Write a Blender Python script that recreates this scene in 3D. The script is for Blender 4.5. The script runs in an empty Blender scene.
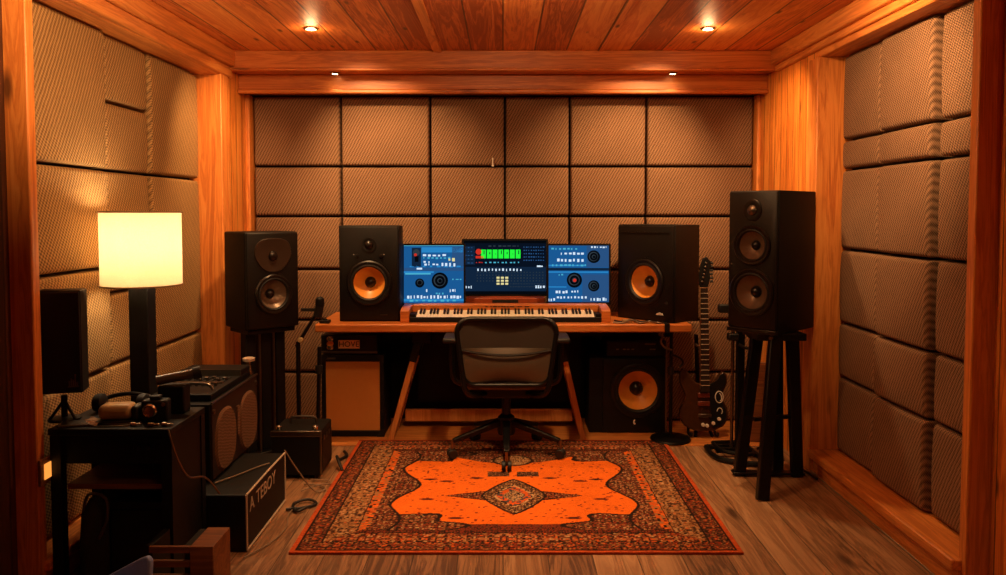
import bpy, bmesh, math, random
from mathutils import Vector, Matrix
random.seed(7)
PI = math.pi
scene = bpy.context.scene
COL = scene.collection
R = math.radians

# ------------------------------------------------------------------ materials
def lin(h):
    h = h.lstrip('#')
    c = [int(h[i:i+2], 16) / 255 for i in (0, 2, 4)]
    return tuple((x/12.92 if x <= .04045 else ((x+.055)/1.055)**2.4) for x in c) + (1,)

class NT:
    def __init__(s, name):
        s.m = bpy.data.materials.new(name); s.m.use_nodes = True
        s.t = s.m.node_tree; s.n = s.t.nodes; s.l = s.t.links
        s.b = s.n['Principled BSDF']
    def new(s, typ, ins=None, **kw):
        n = s.n.new(typ)
        for k, v in kw.items(): setattr(n, k, v)
        for k, v in (ins or {}).items(): s.set(n.inputs[k], v)
        return n
    def set(s, sock, v):
        if isinstance(v, bpy.types.NodeSocket): s.l.new(v, sock)
        else: sock.default_value = v
    def math(s, op, a, b=0.0, c=None):
        n = s.n.new('ShaderNodeMath'); n.operation = op
        s.set(n.inputs[0], a); s.set(n.inputs[1], b)
        if c is not None: s.set(n.inputs[2], c)
        return n.outputs[0]
    def mix(s, f, a, b, blend='MIX'):
        n = s.n.new('ShaderNodeMix'); n.data_type = 'RGBA'; n.blend_type = blend
        s.set(n.inputs[0], f); s.set(n.inputs[6], a); s.set(n.inputs[7], b)
        return n.outputs[2]
    def ramp(s, f, stops):
        n = s.n.new('ShaderNodeValToRGB'); e = n.color_ramp.elements
        while len(e) < len(stops): e.new(.5)
        for i, (p, c) in enumerate(stops): e[i].position = p; e[i].color = c
        s.set(n.inputs[0], f)
        return n.outputs[0]
    def out(s, **kw):
        for k, v in kw.items(): s.set(s.b.inputs[k.replace('_', ' ')], v)
        return s.m
    def bump(s, h, strength=.3, dist=.01):
        return s.new('ShaderNodeBump', {'Height': h, 'Strength': strength, 'Distance': dist}).outputs[0]

def plain(name, col, rough=.5, metal=0.0, noise=.12, spec=.5, emit=None, es=0.0):
    t = NT(name); c = lin(col)
    tc = t.new('ShaderNodeTexCoord').outputs['Object']
    nz = t.new('ShaderNodeTexNoise', {'Vector': tc, 'Scale': 40.0, 'Detail': 4.0}).outputs[0]
    dk = tuple(x*(1-noise*2) for x in c[:3]) + (1,)
    t.out(Base_Color=t.mix(nz, dk, c), Roughness=rough, Metallic=metal)
    t.b.inputs['Specular IOR Level'].default_value = spec
    if emit:
        t.b.inputs['Emission Color'].default_value = lin(emit); t.b.inputs['Emission Strength'].default_value = es
    return t.m

def glow(name, col, s):
    t = NT(name); t.n.remove(t.b)
    e = t.new('ShaderNodeEmission', {'Color': lin(col), 'Strength': s})
    t.l.new(e.outputs[0], t.n['Material Output'].inputs[0])
    return t.m

def wood(name, c_dark, c_mid, c_light, along='y', board=None, rough=.45, knots=True, knot_scale=2.2, seam=.035, across=None, bumps=.25, tint=.35):
    """Pine-like timber: grain stretched along one object axis; `board` = plank width across it."""
    t = NT(name)
    sep = t.new('ShaderNodeSeparateXYZ', {0: t.new('ShaderNodeTexCoord').outputs['Object']})
    ax = {'x': 0, 'y': 1, 'z': 2}
    a = sep.outputs[ax[along]]
    others = [k for k in 'xyz' if k != along]
    if across is None: across = others[0]
    third = [k for k in others if k != across][0]
    u = sep.outputs[ax[across]]; w = sep.outputs[ax[third]]
    if board:
        q = t.math('DIVIDE', u, board)
        idx = t.math('FLOOR', q); fr = t.math('SUBTRACT', q, idx)
        rnd = t.new('ShaderNodeTexWhiteNoise', {'W': idx}, noise_dimensions='1D').outputs[0]
        off = t.math('MULTIPLY', rnd, 37.0)
        edge = t.math('MINIMUM', fr, t.math('SUBTRACT', 1.0, fr))
        gap = t.math('LESS_THAN', edge, seam)
    else:
        oi = t.new('ShaderNodeObjectInfo').outputs['Random']
        off = t.math('MULTIPLY', oi, 23.0); rnd = oi; gap = None
    v = t.new('ShaderNodeCombineXYZ', {0: t.math('ADD', t.math('MULTIPLY', u, 9.0), off), 1: t.math('ADD', t.math('MULTIPLY', a, .55), off), 2: t.math('MULTIPLY', w, 9.0)}).outputs[0]
    n1 = t.new('ShaderNodeTexNoise', {'Vector': v, 'Scale': 1.6, 'Detail': 6.0, 'Roughness': .6, 'Distortion': .7}).outputs[0]
    rings = t.math('FRACT', t.math('MULTIPLY', n1, 7.0))
    rings = t.math('ABSOLUTE', t.math('SUBTRACT', t.math('MULTIPLY', rings, 2.0), 1.0))
    f = t.math('ADD', t.math('MULTIPLY', n1, .65), t.math('MULTIPLY', rings, .3))
    if board: f = t.math('ADD', f, t.math('MULTIPLY', t.math('SUBTRACT', rnd, .5), tint))
    col = t.ramp(f, [(.22, lin(c_dark)), (.5, lin(c_mid)), (.82, lin(c_light))])
    if knots:
        kv = t.new('ShaderNodeCombineXYZ', {0: t.math('ADD', t.math('MULTIPLY', u, 3.2), off), 1: t.math('ADD', t.math('MULTIPLY', a, 1.0), off), 2: 0.0}).outputs[0]
        kd = t.new('ShaderNodeTexVoronoi', {'Vector': kv, 'Scale': knot_scale}).outputs['Distance']
        k = t.ramp(kd, [(.05, (1, 1, 1, 1)), (.13, (0, 0, 0, 1))])
        col = t.mix(t.math('MULTIPLY', k, .8), col, lin('#2c1206'))
    h = f
    if gap is not None:
        col = t.mix(t.math('MULTIPLY', gap, .75), col, lin('#140804'))
        h = t.math('SUBTRACT', f, t.math('MULTIPLY', gap, 3.0))
    t.out(Base_Color=col, Roughness=rough, Normal=t.bump(h, bumps, .004))
    return t.m

def fabric(name, c1, c2, pitch=.021, bstr=.6):
    t = NT(name)
    tc = t.new('ShaderNodeTexCoord').outputs['Object']
    wob = t.new('ShaderNodeTexNoise', {'Vector': tc, 'Scale': 22.0, 'Detail': 2.0}).outputs['Color']
    vv = t.new('ShaderNodeVectorMath', {0: wob, 1: (.008, .008, .008), 2: tc}, operation='MULTIPLY_ADD')
    sep = t.new('ShaderNodeSeparateXYZ', {0: vv.outputs[0]})
    k = 2*PI/pitch
    sx = t.math('SINE', t.math('MULTIPLY', t.math('ADD', t.math('ADD', sep.outputs[0], sep.outputs[1]), t.math('MULTIPLY', sep.outputs[2], .6)), k))
    sz = t.math('SINE', t.math('MULTIPLY', t.math('ADD', sep.outputs[2], sep.outputs[1]), k*1.15))
    wv = t.math('ADD', t.math('MULTIPLY', t.math('MULTIPLY', sx, sz), .5), .5)
    fine = t.new('ShaderNodeTexNoise', {'Vector': tc, 'Scale': 160.0, 'Detail': 3.0}).outputs[0]
    big = t.new('ShaderNodeTexNoise', {'Vector': tc, 'Scale': 5.0, 'Detail': 3.0}).outputs[0]
    f = t.math('ADD', t.math('MULTIPLY', wv, .6), t.math('ADD', t.math('MULTIPLY', fine, .25), t.math('MULTIPLY', big, .15)))
    t.out(Base_Color=t.ramp(f, [(.25, lin(c1)), (.75, lin(c2))]), Roughness=.95, Normal=t.bump(f, bstr, .006))
    t.b.inputs['Specular IOR Level'].default_value = .15
    return t.m

M = {}
M['pine'] = wood('pine_boards', '#b05c1e', '#de8634', '#f0a450', 'z', .105, across='y', seam=.035)
M['pine_z'] = wood('pine_post', '#b8642a', '#de883e', '#f0a658', 'z', None, knots=True, knot_scale=1.5)
M['pine_y'] = wood('pine_beam', '#b06028', '#d6823a', '#eaa052', 'y', None, knots=True, knot_scale=1.5)
M['pine_x'] = wood('pine_cross_beam', '#a05020', '#c87030', '#de8c44', 'x', None, knots=True, knot_scale=1.5)
M['ceil'] = wood('pine_ceiling', '#a44c1a', '#de7e3a', '#f4a456', 'y', .2, across='x', seam=.022, rough=.5, knot_scale=2.6, tint=.5)
M['floor'] = wood('laminate_floor', '#5a3c28', '#8e6646', '#b08864', 'y', .19, across='x', seam=.012, rough=.42, knots=True, knot_scale=1.2, tint=.35)
M['desk'] = wood('orange_desk_wood', '#a85a24', '#c47234', '#d48c48', 'x', None, knots=False, rough=.35)
M['deskleg'] = wood('desk_leg_wood', '#b46a2e', '#cc8244', '#dc9a58', 'z', None, knots=False, rough=.4)
M['brownwood'] = wood('brown_wood', '#5a3018', '#7c4824', '#96602f', 'x', None, knots=False, rough=.5)
M['fab'] = fabric('woven_brown_fabric', '#4a3629', '#a27d60', .020, .4)
M['fabL'] = fabric('woven_lamplit_fabric', '#634a30', '#bc9460', .023, .4)  # golden lift of the lamp's light mixed into this weave's colour
M['gapcloth'] = plain('dark_backing_cloth', '#0e0a07', .95)
M['black'] = plain('black_vinyl', '#0b0a0a', .55, spec=.3)
M['blackm'] = plain('black_satin_metal', '#090808', .42, .2, spec=.35)
M['baffle'] = plain('speaker_baffle', '#100e0d', .45, spec=.3)
M['baffle2'] = plain('speaker_baffle_brown', '#15110f', .42, spec=.35)
M['rubber'] = plain('rubber_surround', '#0a0909', .6)
M['ring'] = plain('driver_ring', '#2a2420', .3, .5)
M['cone_o'] = plain('orange_cone', '#ec9c3c', .4, noise=.06)
M['cone_b'] = plain('brown_grey_cone', '#7a6452', .38, .35)
M['cap'] = plain('dust_cap', '#17110e', .3)
M['tan'] = plain('tan_grille_cloth', '#cf8c42', .85, noise=.05)
M['tan_d'] = fabric('dim_tan_grille', '#5c4230', '#80604a', .008, .3)
M['chrome'] = plain('chrome', '#c8c0b4', .22, 1.0)
M['nickel'] = plain('dull_nickel', '#80766a', .35, 1.0)
M['ivory'] = plain('ivory_keys', '#f0e8d4', .35, noise=.03)
M['white'] = plain('white_plastic', '#e4ddd0', .45, noise=.03)
M['piping'] = plain('white_piping', '#cdb8a0', .5)
M['leather'] = plain('dark_leather', '#4a3e32', .34)
M['mesh'] = plain('chair_mesh_back', '#2a1f16', .75)
M['beige'] = plain('beige_plastic', '#b09468', .4)
M['blue'] = plain('dusty_blue_plastic', '#8ea6e6', .5)
M['maple'] = wood('guitar_neck_wood', '#6a4424', '#8a5c34', '#a4713f', 'z', None, knots=False)
M['gbody'] = plain('guitar_brown_lacquer', '#4a2c18', .25, noise=.25)
M['red'] = plain('red_pickup', '#7a3018', .4)
M['cable'] = plain('black_cable', '#15110e', .5)
M['cable_w'] = plain('pale_cable', '#8c745c', .5)
M['paper'] = plain('brown_paper', '#8a6848', .8)
M['redwood'] = plain('reddish_music_panel', '#9a4420', .45)
# screens
M['s_blue'] = glow('screen_blue', '#1c5f9e', .85)
M['s_blue2'] = glow('screen_blue_dark', '#2f5c92', .75)
M['s_blue3'] = glow('screen_blue_light', '#2a86c8', .95)
M['s_navy'] = glow('screen_navy', '#0a1424', .8)
M['s_navy2'] = glow('screen_navy_light', '#132842', .8)
M['s_green'] = glow('screen_green', '#25f03a', 1.1)
M['s_red'] = glow('screen_red', '#d03020', 1.0)
M['s_white'] = glow('screen_white', '#d8ecff', 1.0)
M['s_cyan'] = glow('screen_cyan', '#4fb8d8', .9)
M['s_yel'] = glow('screen_yellow', '#e8dc9a', 1.0)
M['s_blk'] = glow('screen_black', '#080c12', .7)
M['s_grey'] = glow('screen_grey', '#3a4650', .7)
M['bulb'] = glow('lamp_glow', '#ffdf9c', 22)
M['warmled'] = glow('warm_led', '#ff9a40', 1.2)

def shade_mat():
    t = NT('cream_lamp_shade')
    tc = t.new('ShaderNodeTexCoord').outputs['Object']
    nz = t.new('ShaderNodeTexNoise', {'Vector': tc, 'Scale': 180.0}).outputs[0]
    col = t.mix(nz, lin('#f6e6cc'), lin('#fff6e8'))
    d = t.new('ShaderNodeBsdfDiffuse', {'Color': col}); tr = t.new('ShaderNodeBsdfTranslucent', {'Color': col})
    mx = t.new('ShaderNodeMixShader', {0: .5, 1: d.outputs[0], 2: tr.outputs[0]})
    t.l.new(mx.outputs[0], t.n['Material Output'].inputs[0]); t.n.remove(t.b)
    return t.m
M['shade'] = shade_mat()

# ------------------------------------------------------------------ mesh builder
class MB:
    def __init__(s): s.v = []; s.f = []; s.mi = []; s.cur = 0
    def mat(s, i): s.cur = i; return s
    def add(s, vs, fs, T=None):
        o = len(s.v)
        for p in vs:
            p = Vector(p)
            s.v.append(tuple(T @ p if T is not None else p))
        for f in fs: s.f.append(tuple(i+o for i in f)); s.mi.append(s.cur)
        return s
    def box(s, x0, x1, y0, y1, z0, z1, T=None):
        vs = [(x0,y0,z0),(x1,y0,z0),(x1,y1,z0),(x0,y1,z0),(x0,y0,z1),(x1,y0,z1),(x1,y1,z1),(x0,y1,z1)]
        return s.add(vs, [(0,3,2,1),(4,5,6,7),(0,1,5,4),(1,2,6,5),(2,3,7,6),(3,0,4,7)], T)
    def frame(s, p, q):
        p = Vector(p); q = Vector(q); z = (q-p).normalized()
        a = Vector((0,0,1)) if abs(z.z) < .95 else Vector((0,1,0))
        x = a.cross(z).normalized(); y = z.cross(x)
        return p, q, x, y
    def bar(s, p, q, w, h=None, w2=None, h2=None):
        """rectangular bar between two points"""
        h = h or w; w2 = w2 or w; h2 = h2 or h
        p, q, x, y = s.frame(p, q)
        vs = [p+x*(a*w/2)+y*(b*h/2) for a, b in ((-1,-1),(1,-1),(1,1),(-1,1))] + [q+x*(a*w2/2)+y*(b*h2/2) for a, b in ((-1,-1),(1,-1),(1,1),(-1,1))]
        return s.add(vs, [(0,3,2,1),(4,5,6,7),(0,1,5,4),(1,2,6,5),(2,3,7,6),(3,0,4,7)])
    def cyl(s, p, q, r, r2=None, n=20):
        r2 = r if r2 is None else r2
        p, q, x, y = s.frame(p, q); vs = []
        for c, rr in ((p, r), (q, r2)):
            vs += [c + x*(rr*math.cos(2*PI*i/n)) + y*(rr*math.sin(2*PI*i/n)) for i in range(n)]
        fs = [(i, (i+1)%n, n+(i+1)%n, n+i) for i in range(n)] + [tuple(reversed(range(n))), tuple(range(n, 2*n))]
        return s.add(vs, fs)
    def lathe(s, prof, c=(0,0,0), axis='z', n=32, sx=1.0, T=None, ring=False):
        """prof: list of (radius, height) about an axis; axis '-y' points the height at the viewer side"""
        vs = []; c = Vector(c)
        for r, h in prof:
            for i in range(n):
                a = 2*PI*i/n; u, w = r*math.cos(a)*sx, r*math.sin(a)
                vs.append(c + (Vector((u, w, h)) if axis == 'z' else Vector((u, -h, w)) if axis == '-y' else Vector((h, u, w))))
        fs = []
        for j in range(len(prof)-1):
            for i in range(n):
                fs.append((j*n+i, j*n+(i+1)%n, (j+1)*n+(i+1)%n, (j+1)*n+i))
        m = len(prof)
        if ring: fs += [((m-1)*n+i, (m-1)*n+(i+1)%n, (i+1)%n, i) for i in range(n)]
        else: fs.append(tuple(reversed(range(n)))); fs.append(tuple(range((m-1)*n, m*n)))
        return s.add(vs, fs, T)
    def tube(s, pts, r, n=8, smooth=True):
        pts = [Vector(p) for p in pts]
        if smooth and len(pts) > 2:
            out = []
            for i in range(len(pts)-1):
                p0 = pts[max(i-1,0)]; p1 = pts[i]; p2 = pts[i+1]; p3 = pts[min(i+2,len(pts)-1)]
                for k in range(6):
                    t = k/6
                    out.append(.5*((2*p1)+(p2-p0)*t+(2*p0-5*p1+4*p2-p3)*t*t+(3*p1-p0-3*p2+p3)*t**3))
            out.append(pts[-1]); pts = out
        vs = []; nrm = None
        for i, p in enumerate(pts):
            d = (pts[min(i+1,len(pts)-1)]-pts[max(i-1,0)]).normalized()
            if nrm is None:
                a = Vector((0,0,1)) if abs(d.z) < .9 else Vector((1,0,0)); nrm = a.cross(d).normalized()
            nrm = (nrm - d*nrm.dot(d)).normalized(); b = d.cross(nrm)
            vs += [p + nrm*(r*math.cos(2*PI*k/n)) + b*(r*math.sin(2*PI*k/n)) for k in range(n)]
        m = len(pts)
        fs = [(i*n+k, i*n+(k+1)%n, (i+1)*n+(k+1)%n, (i+1)*n+k) for i in range(m-1) for k in range(n)]
        fs += [tuple(reversed(range(n))), tuple(range((m-1)*n, m*n))]
        return s.add(vs, fs)
    def prism(s, poly, y0, y1, T=None):
        """polygon in x,z extruded from y0 (front) to y1"""
        n = len(poly)
        vs = [(x, y0, z) for x, z in poly] + [(x, y1, z) for x, z in poly]
        fs = [tuple(range(n)), tuple(reversed(range(n, 2*n)))] + [(i, i+n, (i+1)%n+n, (i+1)%n) for i in range(n)]
        return s.add(vs, fs, T)
    def quad(s, x0, x1, z0, z1, y, T=None):
        return s.add([(x0,y,z0),(x1,y,z0),(x1,y,z1),(x0,y,z1)], [(0,1,2,3)], T)
    def disc(s, cx, cz, r, y, n=20, r2=None):
        r2 = r2 or r
        return s.add([(cx+r*math.cos(2*PI*i/n), y, cz+r2*math.sin(2*PI*i/n)) for i in range(n)], [tuple(range(n))])
    def build(s, name, mats, parent=None, bevel=0, seg=2, smooth=True, angle=38):
        me = bpy.data.meshes.new(name); me.from_pydata(s.v, [], s.f)
        mats = mats if isinstance(mats, (list, tuple)) else [mats]
        for m in mats: me.materials.append(M[m] if isinstance(m, str) else m)
        if len(mats) > 1: me.polygons.foreach_set('material_index', s.mi)
        bm = bmesh.new(); bm.from_mesh(me)
        solid = all(len(e.link_faces) == 2 for e in bm.edges)
        if solid: bmesh.ops.recalc_face_normals(bm, faces=bm.faces); bm.to_mesh(me)
        bm.free()
        if smooth:
            me.polygons.foreach_set('use_smooth', [True]*len(me.polygons)); me.set_sharp_from_angle(angle=R(angle))
        o = bpy.data.objects.new(name, me); COL.objects.link(o)
        if parent: o.parent = parent
        if bevel:
            b = o.modifiers.new('bevel', 'BEVEL'); b.width = bevel; b.segments = seg; b.limit_method = 'ANGLE'; b.angle_limit = R(40)
        return o

def tag(o, label=None, cat=None, group=None, kind=None):
    if label: o['label'] = label
    if cat: o['category'] = cat
    if group: o['group'] = group
    if kind: o['kind'] = kind
    return o
def thing(name, label, cat, loc=(0,0,0), rz=0, group=None):
    o = bpy.data.objects.new(name, None); COL.objects.link(o)
    o.empty_display_size = .1; o.location = loc; o.rotation_euler = (0, 0, rz)
    return tag(o, label, cat, group)
def struct(name, mb, mat, **kw):
    return tag(mb.build(name, mat, **kw), kind='structure')
def text_mesh(name, body, mat, parent, size, T, depth=.001, sx=1.0):
    cu = bpy.data.curves.new(name, 'FONT'); cu.body = body; cu.size = size; cu.extrude = depth
    cu.align_x = 'CENTER'; cu.align_y = 'CENTER'
    tmp = bpy.data.objects.new('tmp', cu); COL.objects.link(tmp)
    dg = bpy.context.evaluated_depsgraph_get()
    me = bpy.data.meshes.new_from_object(tmp.evaluated_get(dg)); bpy.data.objects.remove(tmp)
    me.transform(T @ Matrix.Diagonal((sx, 1, 1, 1))); me.materials.clear(); me.materials.append(M[mat]); me.name = name
    o = bpy.data.objects.new(name, me); COL.objects.link(o); o.parent = parent
    return o
FRONT = Matrix.Rotation(PI/2, 4, 'X')     # text lying in xy -> standing in xz, facing -y

# ------------------------------------------------------------------ camera
cam = bpy.data.cameras.new('camera'); cam.sensor_width = 36; cam.lens = 800/1006*36
cam.shift_y = -37.8/1006
co = bpy.data.objects.new('camera', cam); COL.objects.link(co)
co.location = (0, 0, 1.46); co.rotation_euler = (R(90-2.7), 0, 0); cam.clip_start = .05
scene.camera = co

# ------------------------------------------------------------------ room shell
YB = 5.50                    # front of the back-wall panels
CZ = 2.48
struct('floor', MB().box(-2.1, 2.1, -1.2, 5.8, -.1, 0), 'floor', smooth=False)
struct('ceiling', MB().box(-2.1, 2.1, -1.2, 5.8, CZ, CZ+.1), 'ceil', smooth=False)
struct('wall_back', MB().box(-2.1, 2.1, YB+.09, YB+.25, 0, CZ), 'gapcloth', smooth=False)
struct('wall_front', MB().box(-2.1, 2.1, -1.3, -1.2, 0, CZ), 'pine', smooth=False)
# left wall: boarded pieces either side of the recess that holds the panels
wl = MB(); wl.box(-2.1, -1.74, 4.95, YB+.09, 0, CZ)
struct('wall_left', wl, 'pine', smooth=False)
struct('wall_left_recess', MB().box(-2.1, -1.935, 2.985, 4.95, 0, CZ), 'gapcloth', smooth=False)
struct('wall_left_near', MB().box(-2.1, -1.84, -1.2, 2.985, 0, CZ), wood('dark_brown_boards', '#3a1c0c', '#522a14', '#6a3a1c', 'z', .14, across='y', knots=False), smooth=False)  # near stretch coloured darker brown than the other boards
wr = MB(); wr.box(1.74, 2.1, 4.45, YB+.09, 0, CZ); wr.box(1.84, 2.1, -1.2, 2.985, 0, CZ)
struct('wall_right', wr, 'pine', smooth=False)
struct('wall_right_recess', MB().box(1.935, 2.1, 2.985, 4.45, 0, CZ), 'gapcloth', smooth=False)
n_trim = [0]
def trim(mb, mat, bevel=.006):
    n_trim[0] += 1
    return struct('trim_%d' % n_trim[0], mb, mat, bevel=bevel)
# posts at the near ends of both recesses
trim(MB().box(-1.95, -1.755, 2.975, 3.025, 0, CZ), 'pine_z')
trim(MB().box(1.755, 1.95, 2.975, 3.025, 0, CZ), 'pine_z')
# jamb boards at the far ends
trim(MB().box(-1.93, -1.725, 4.935, 5.07, .0, 2.31), 'pine_z')
trim(MB().box(1.725, 1.93, 4.43, 4.56, .0, 2.31), 'pine_z')
# headers above and sills below the recesses
trim(MB().box(-1.95, -1.74, 3.0, 4.95, 2.30, CZ), 'pine_y')
trim(MB().box(1.74, 1.95, 3.0, 4.45, 2.31, CZ), 'pine_y')
trim(MB().box(-1.95, -1.73, 3.0, 4.95, .085, .125), 'pine_y')
trim(MB().box(1.715, 1.95, 3.0, 4.45, .085, .13), 'pine_y')
b1 = struct('baseboard_right', MB().box(1.74, 1.95, 3.0, 4.45, 0, .085), 'pine_y')
b2 = struct('baseboard_left', MB().box(-1.95, -1.75, 3.0, 4.95, 0, .085), 'pine_y')
# ceiling beams along the side walls
trim(MB().box(-1.95, -1.69, 0, 5.12, 2.375, CZ), 'pine_y', .01)
trim(MB().box(-1.95, -1.715, 0, 5.12, 2.305, 2.375), 'pine_y', .01)
trim(MB().box(1.69, 1.95, 0, 5.12, 2.385, CZ), 'pine_y', .01)
trim(MB().box(1.715, 1.95, 3.0, 5.12, 2.345, 2.385), 'pine_y', .008)
# two stepped beams over the back wall
trim(MB().box(-1.76, 1.76, 5.10, YB+.09, 2.362, CZ), 'pine_x', .006)
trim(MB().box(-1.72, 1.72, 5.085, 5.115, 2.350, 2.368), 'pine_x', .006)
trim(MB().box(-1.74, 1.74, 5.30, YB+.09, 2.262, 2.362), 'pine_x', .006)
trim(MB().box(-1.74, 1.74, 5.28, 5.32, 2.236, 2.264), 'pine_x', .008)
# upright frame strips beside the back panels
trim(MB().box(-1.80, -1.745, 5.36, YB+.09, 0, 2.25), 'pine_z')
trim(MB().box(1.745, 1.80, 5.36, YB+.09, 0, 2.25), 'pine_z')
trim(MB().box(-1.745, -1.715, 5.44, YB+.09, 0, 2.25), 'pine_z')
trim(MB().box(1.72, 1.745, 5.44, YB+.09, 0, 2.25), 'pine_z')
# batten on the ceiling, floor sill in front of the back wall
trim(MB().box(-.44, -.385, -1.0, 5.1, CZ-.016, CZ), 'pine_y', .006)
trim(MB().box(.60, .64, -1.0, 5.1, CZ-.008, CZ), 'ceil', .004)
trim(MB().box(-1.74, 1.74, 4.93, YB+.09, 0, .006), wood('pine_floor_sill', '#a45c28', '#c47c3c', '#d8944e', 'x', None, knots=False), .002)

# ------------------------------------------------------------------ acoustic panels
def cushion(w, h, t=.085, r=.020, puff=.010, seed=0):
    """upholstered panel, front at y=-t, centred in x and z"""
    rnd = random.Random(seed)
    def ticks(L):
        k = [0, .12, .3, .55, .8, 1.0]
        e = [-L/2 + r*q for q in k]
        inner = [-L/2 + r + (L-2*r)*i/6 for i in range(1, 6)]
        return e + inner + [-q for q in reversed(e)]
    xs, zs = ticks(w), ticks(h)
    ph = [rnd.uniform(0, 6) for _ in range(4)]
    def dep(x, z):
        d = t
        for c, L in ((x, w), (z, h)):
            q = (abs(c)-(L/2-r))/r
            if q > 0: d -= r*(1-math.sqrt(max(0, 1-q*q)))
            d += puff*.5*(1-(2*c/L)**2)
        d += .0025*math.sin(x*9+ph[0])*math.sin(z*8+ph[1])
        return d
    n, m = len(xs), len(zs); mb = MB()
    vs = [(x, -dep(x, z), z) for z in zs for x in xs]
    fs = [(j*n+i, j*n+i+1, (j+1)*n+i+1, (j+1)*n+i) for j in range(m-1) for i in range(n-1)]
    ring = [i for i in range(n)] + [j*n+n-1 for j in range(1, m)] + [(m-1)*n+i for i in range(n-2, -1, -1)] + [j*n for j in range(m-2, 0, -1)]
    o = len(vs); k = len(ring)
    vs += [(vs[i][0], 0, vs[i][2]) for i in ring]
    fs += [(ring[(i+1)%k], ring[i], o+i, o+(i+1)%k) for i in range(k)] + [tuple(range(o, o+k))]
    mb.add(vs, fs)
    return mb
NUM = ['first', 'second', 'third', 'fourth', 'fifth', 'sixth', 'seventh']
def panel(w, h, loc, rz, label, group, mat='fab', seed=0, t=.085):
    o = cushion(w-(.014 if rz == 0 else .030), h-.014, t=t, seed=seed).build('acoustic_panel', mat, angle=80)
    o.location = loc; o.rotation_euler = (0, 0, rz)
    return tag(o, label, 'acoustic panel', group)
k55 = YB/5.36
bx = [-1.712, -1.111, -.498, .013, .457, .982, 1.719]
bz = [2.252, 1.772, 1.430, 1.064, .712, .349, .01]
rowname = ['top row', 'second row down', 'third row down', 'fourth row down', 'fifth row down', 'bottom row']
colname = ['leftmost column', 'second column from left', 'third column from left', 'third column from right', 'second column from right', 'rightmost column']
for r_ in range(6):
    for c_ in range(6):
        if r_ >= 4 and 0 < c_ < 5: continue
        w, h = bx[c_+1]-bx[c_], bz[r_]-bz[r_+1]
        panel(w, h, ((bx[c_]+bx[c_+1])/2, YB+.09, (bz[r_]+bz[r_+1])/2), 0,
              'brown woven acoustic panel on the back wall, %s, %s' % (rowname[r_], colname[c_]), 'back wall acoustic panels', seed=r_*10+c_)
lc = [(3.03, 3.76), (3.76, 4.24), (4.24, 4.932)]
lr = [[2.30, 1.657, 1.2, .726, .13], [2.30, 1.983, 1.657, 1.07, .726, .13], [2.30, 1.657, .726, .13]]
lcn = ['nearest column', 'middle column', 'farthest column']
for c_ in range(3):
    for r_ in range(len(lr[c_])-1):
        y0, y1 = lc[c_]; z1, z0 = lr[c_][r_], lr[c_][r_+1]
        panel(y1-y0, z1-z0, (-1.935, (y0+y1)/2, (z0+z1)/2), PI/2,
              'lamplit-toned woven acoustic panel on the left wall by the lamp, %s, %s' % (lcn[c_], (NUM[r_]+' from top') if r_ else 'topmost'), 'left wall acoustic panels', 'fabL', 100+c_*10+r_, t=(.09, .066, .072)[c_])
rc = [(3.96, 4.427), (3.45, 3.96), (3.03, 3.45)]
rr = [2.31, 1.85, 1.69, 1.255, .85, .55, .135]
rcn = ['farthest column', 'middle column', 'nearest column']
for c_ in range(3):
    for r_ in range(6):
        y0, y1 = rc[c_]
        panel(y1-y0, rr[r_]-rr[r_+1], (1.935, (y0+y1)/2, (rr[r_]+rr[r_+1])/2), -PI/2,
              'brown woven acoustic panel on the right wall, %s, %s' % (rcn[c_], ['topmost tall one', 'short one below the top', 'third from top', 'fourth from top', 'fifth from top', 'lowest above sill'][r_]), 'right wall acoustic panels', 'fab', 200+c_*10+r_, t=(.072, .092, .070)[c_])
# small pale clip stuck on a panel
cl = MB().box(-.004, .004, -.012, 0, -.03, .03); cl.box(-.008, .008, -.02, -.012, -.03, -.02)
o = tag(cl.build('hook', 'white', bevel=.002), 'tiny pale hook pinned on the upper back wall panels', 'hook'); o.location = (-.07, YB-.003, 1.80)

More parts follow.
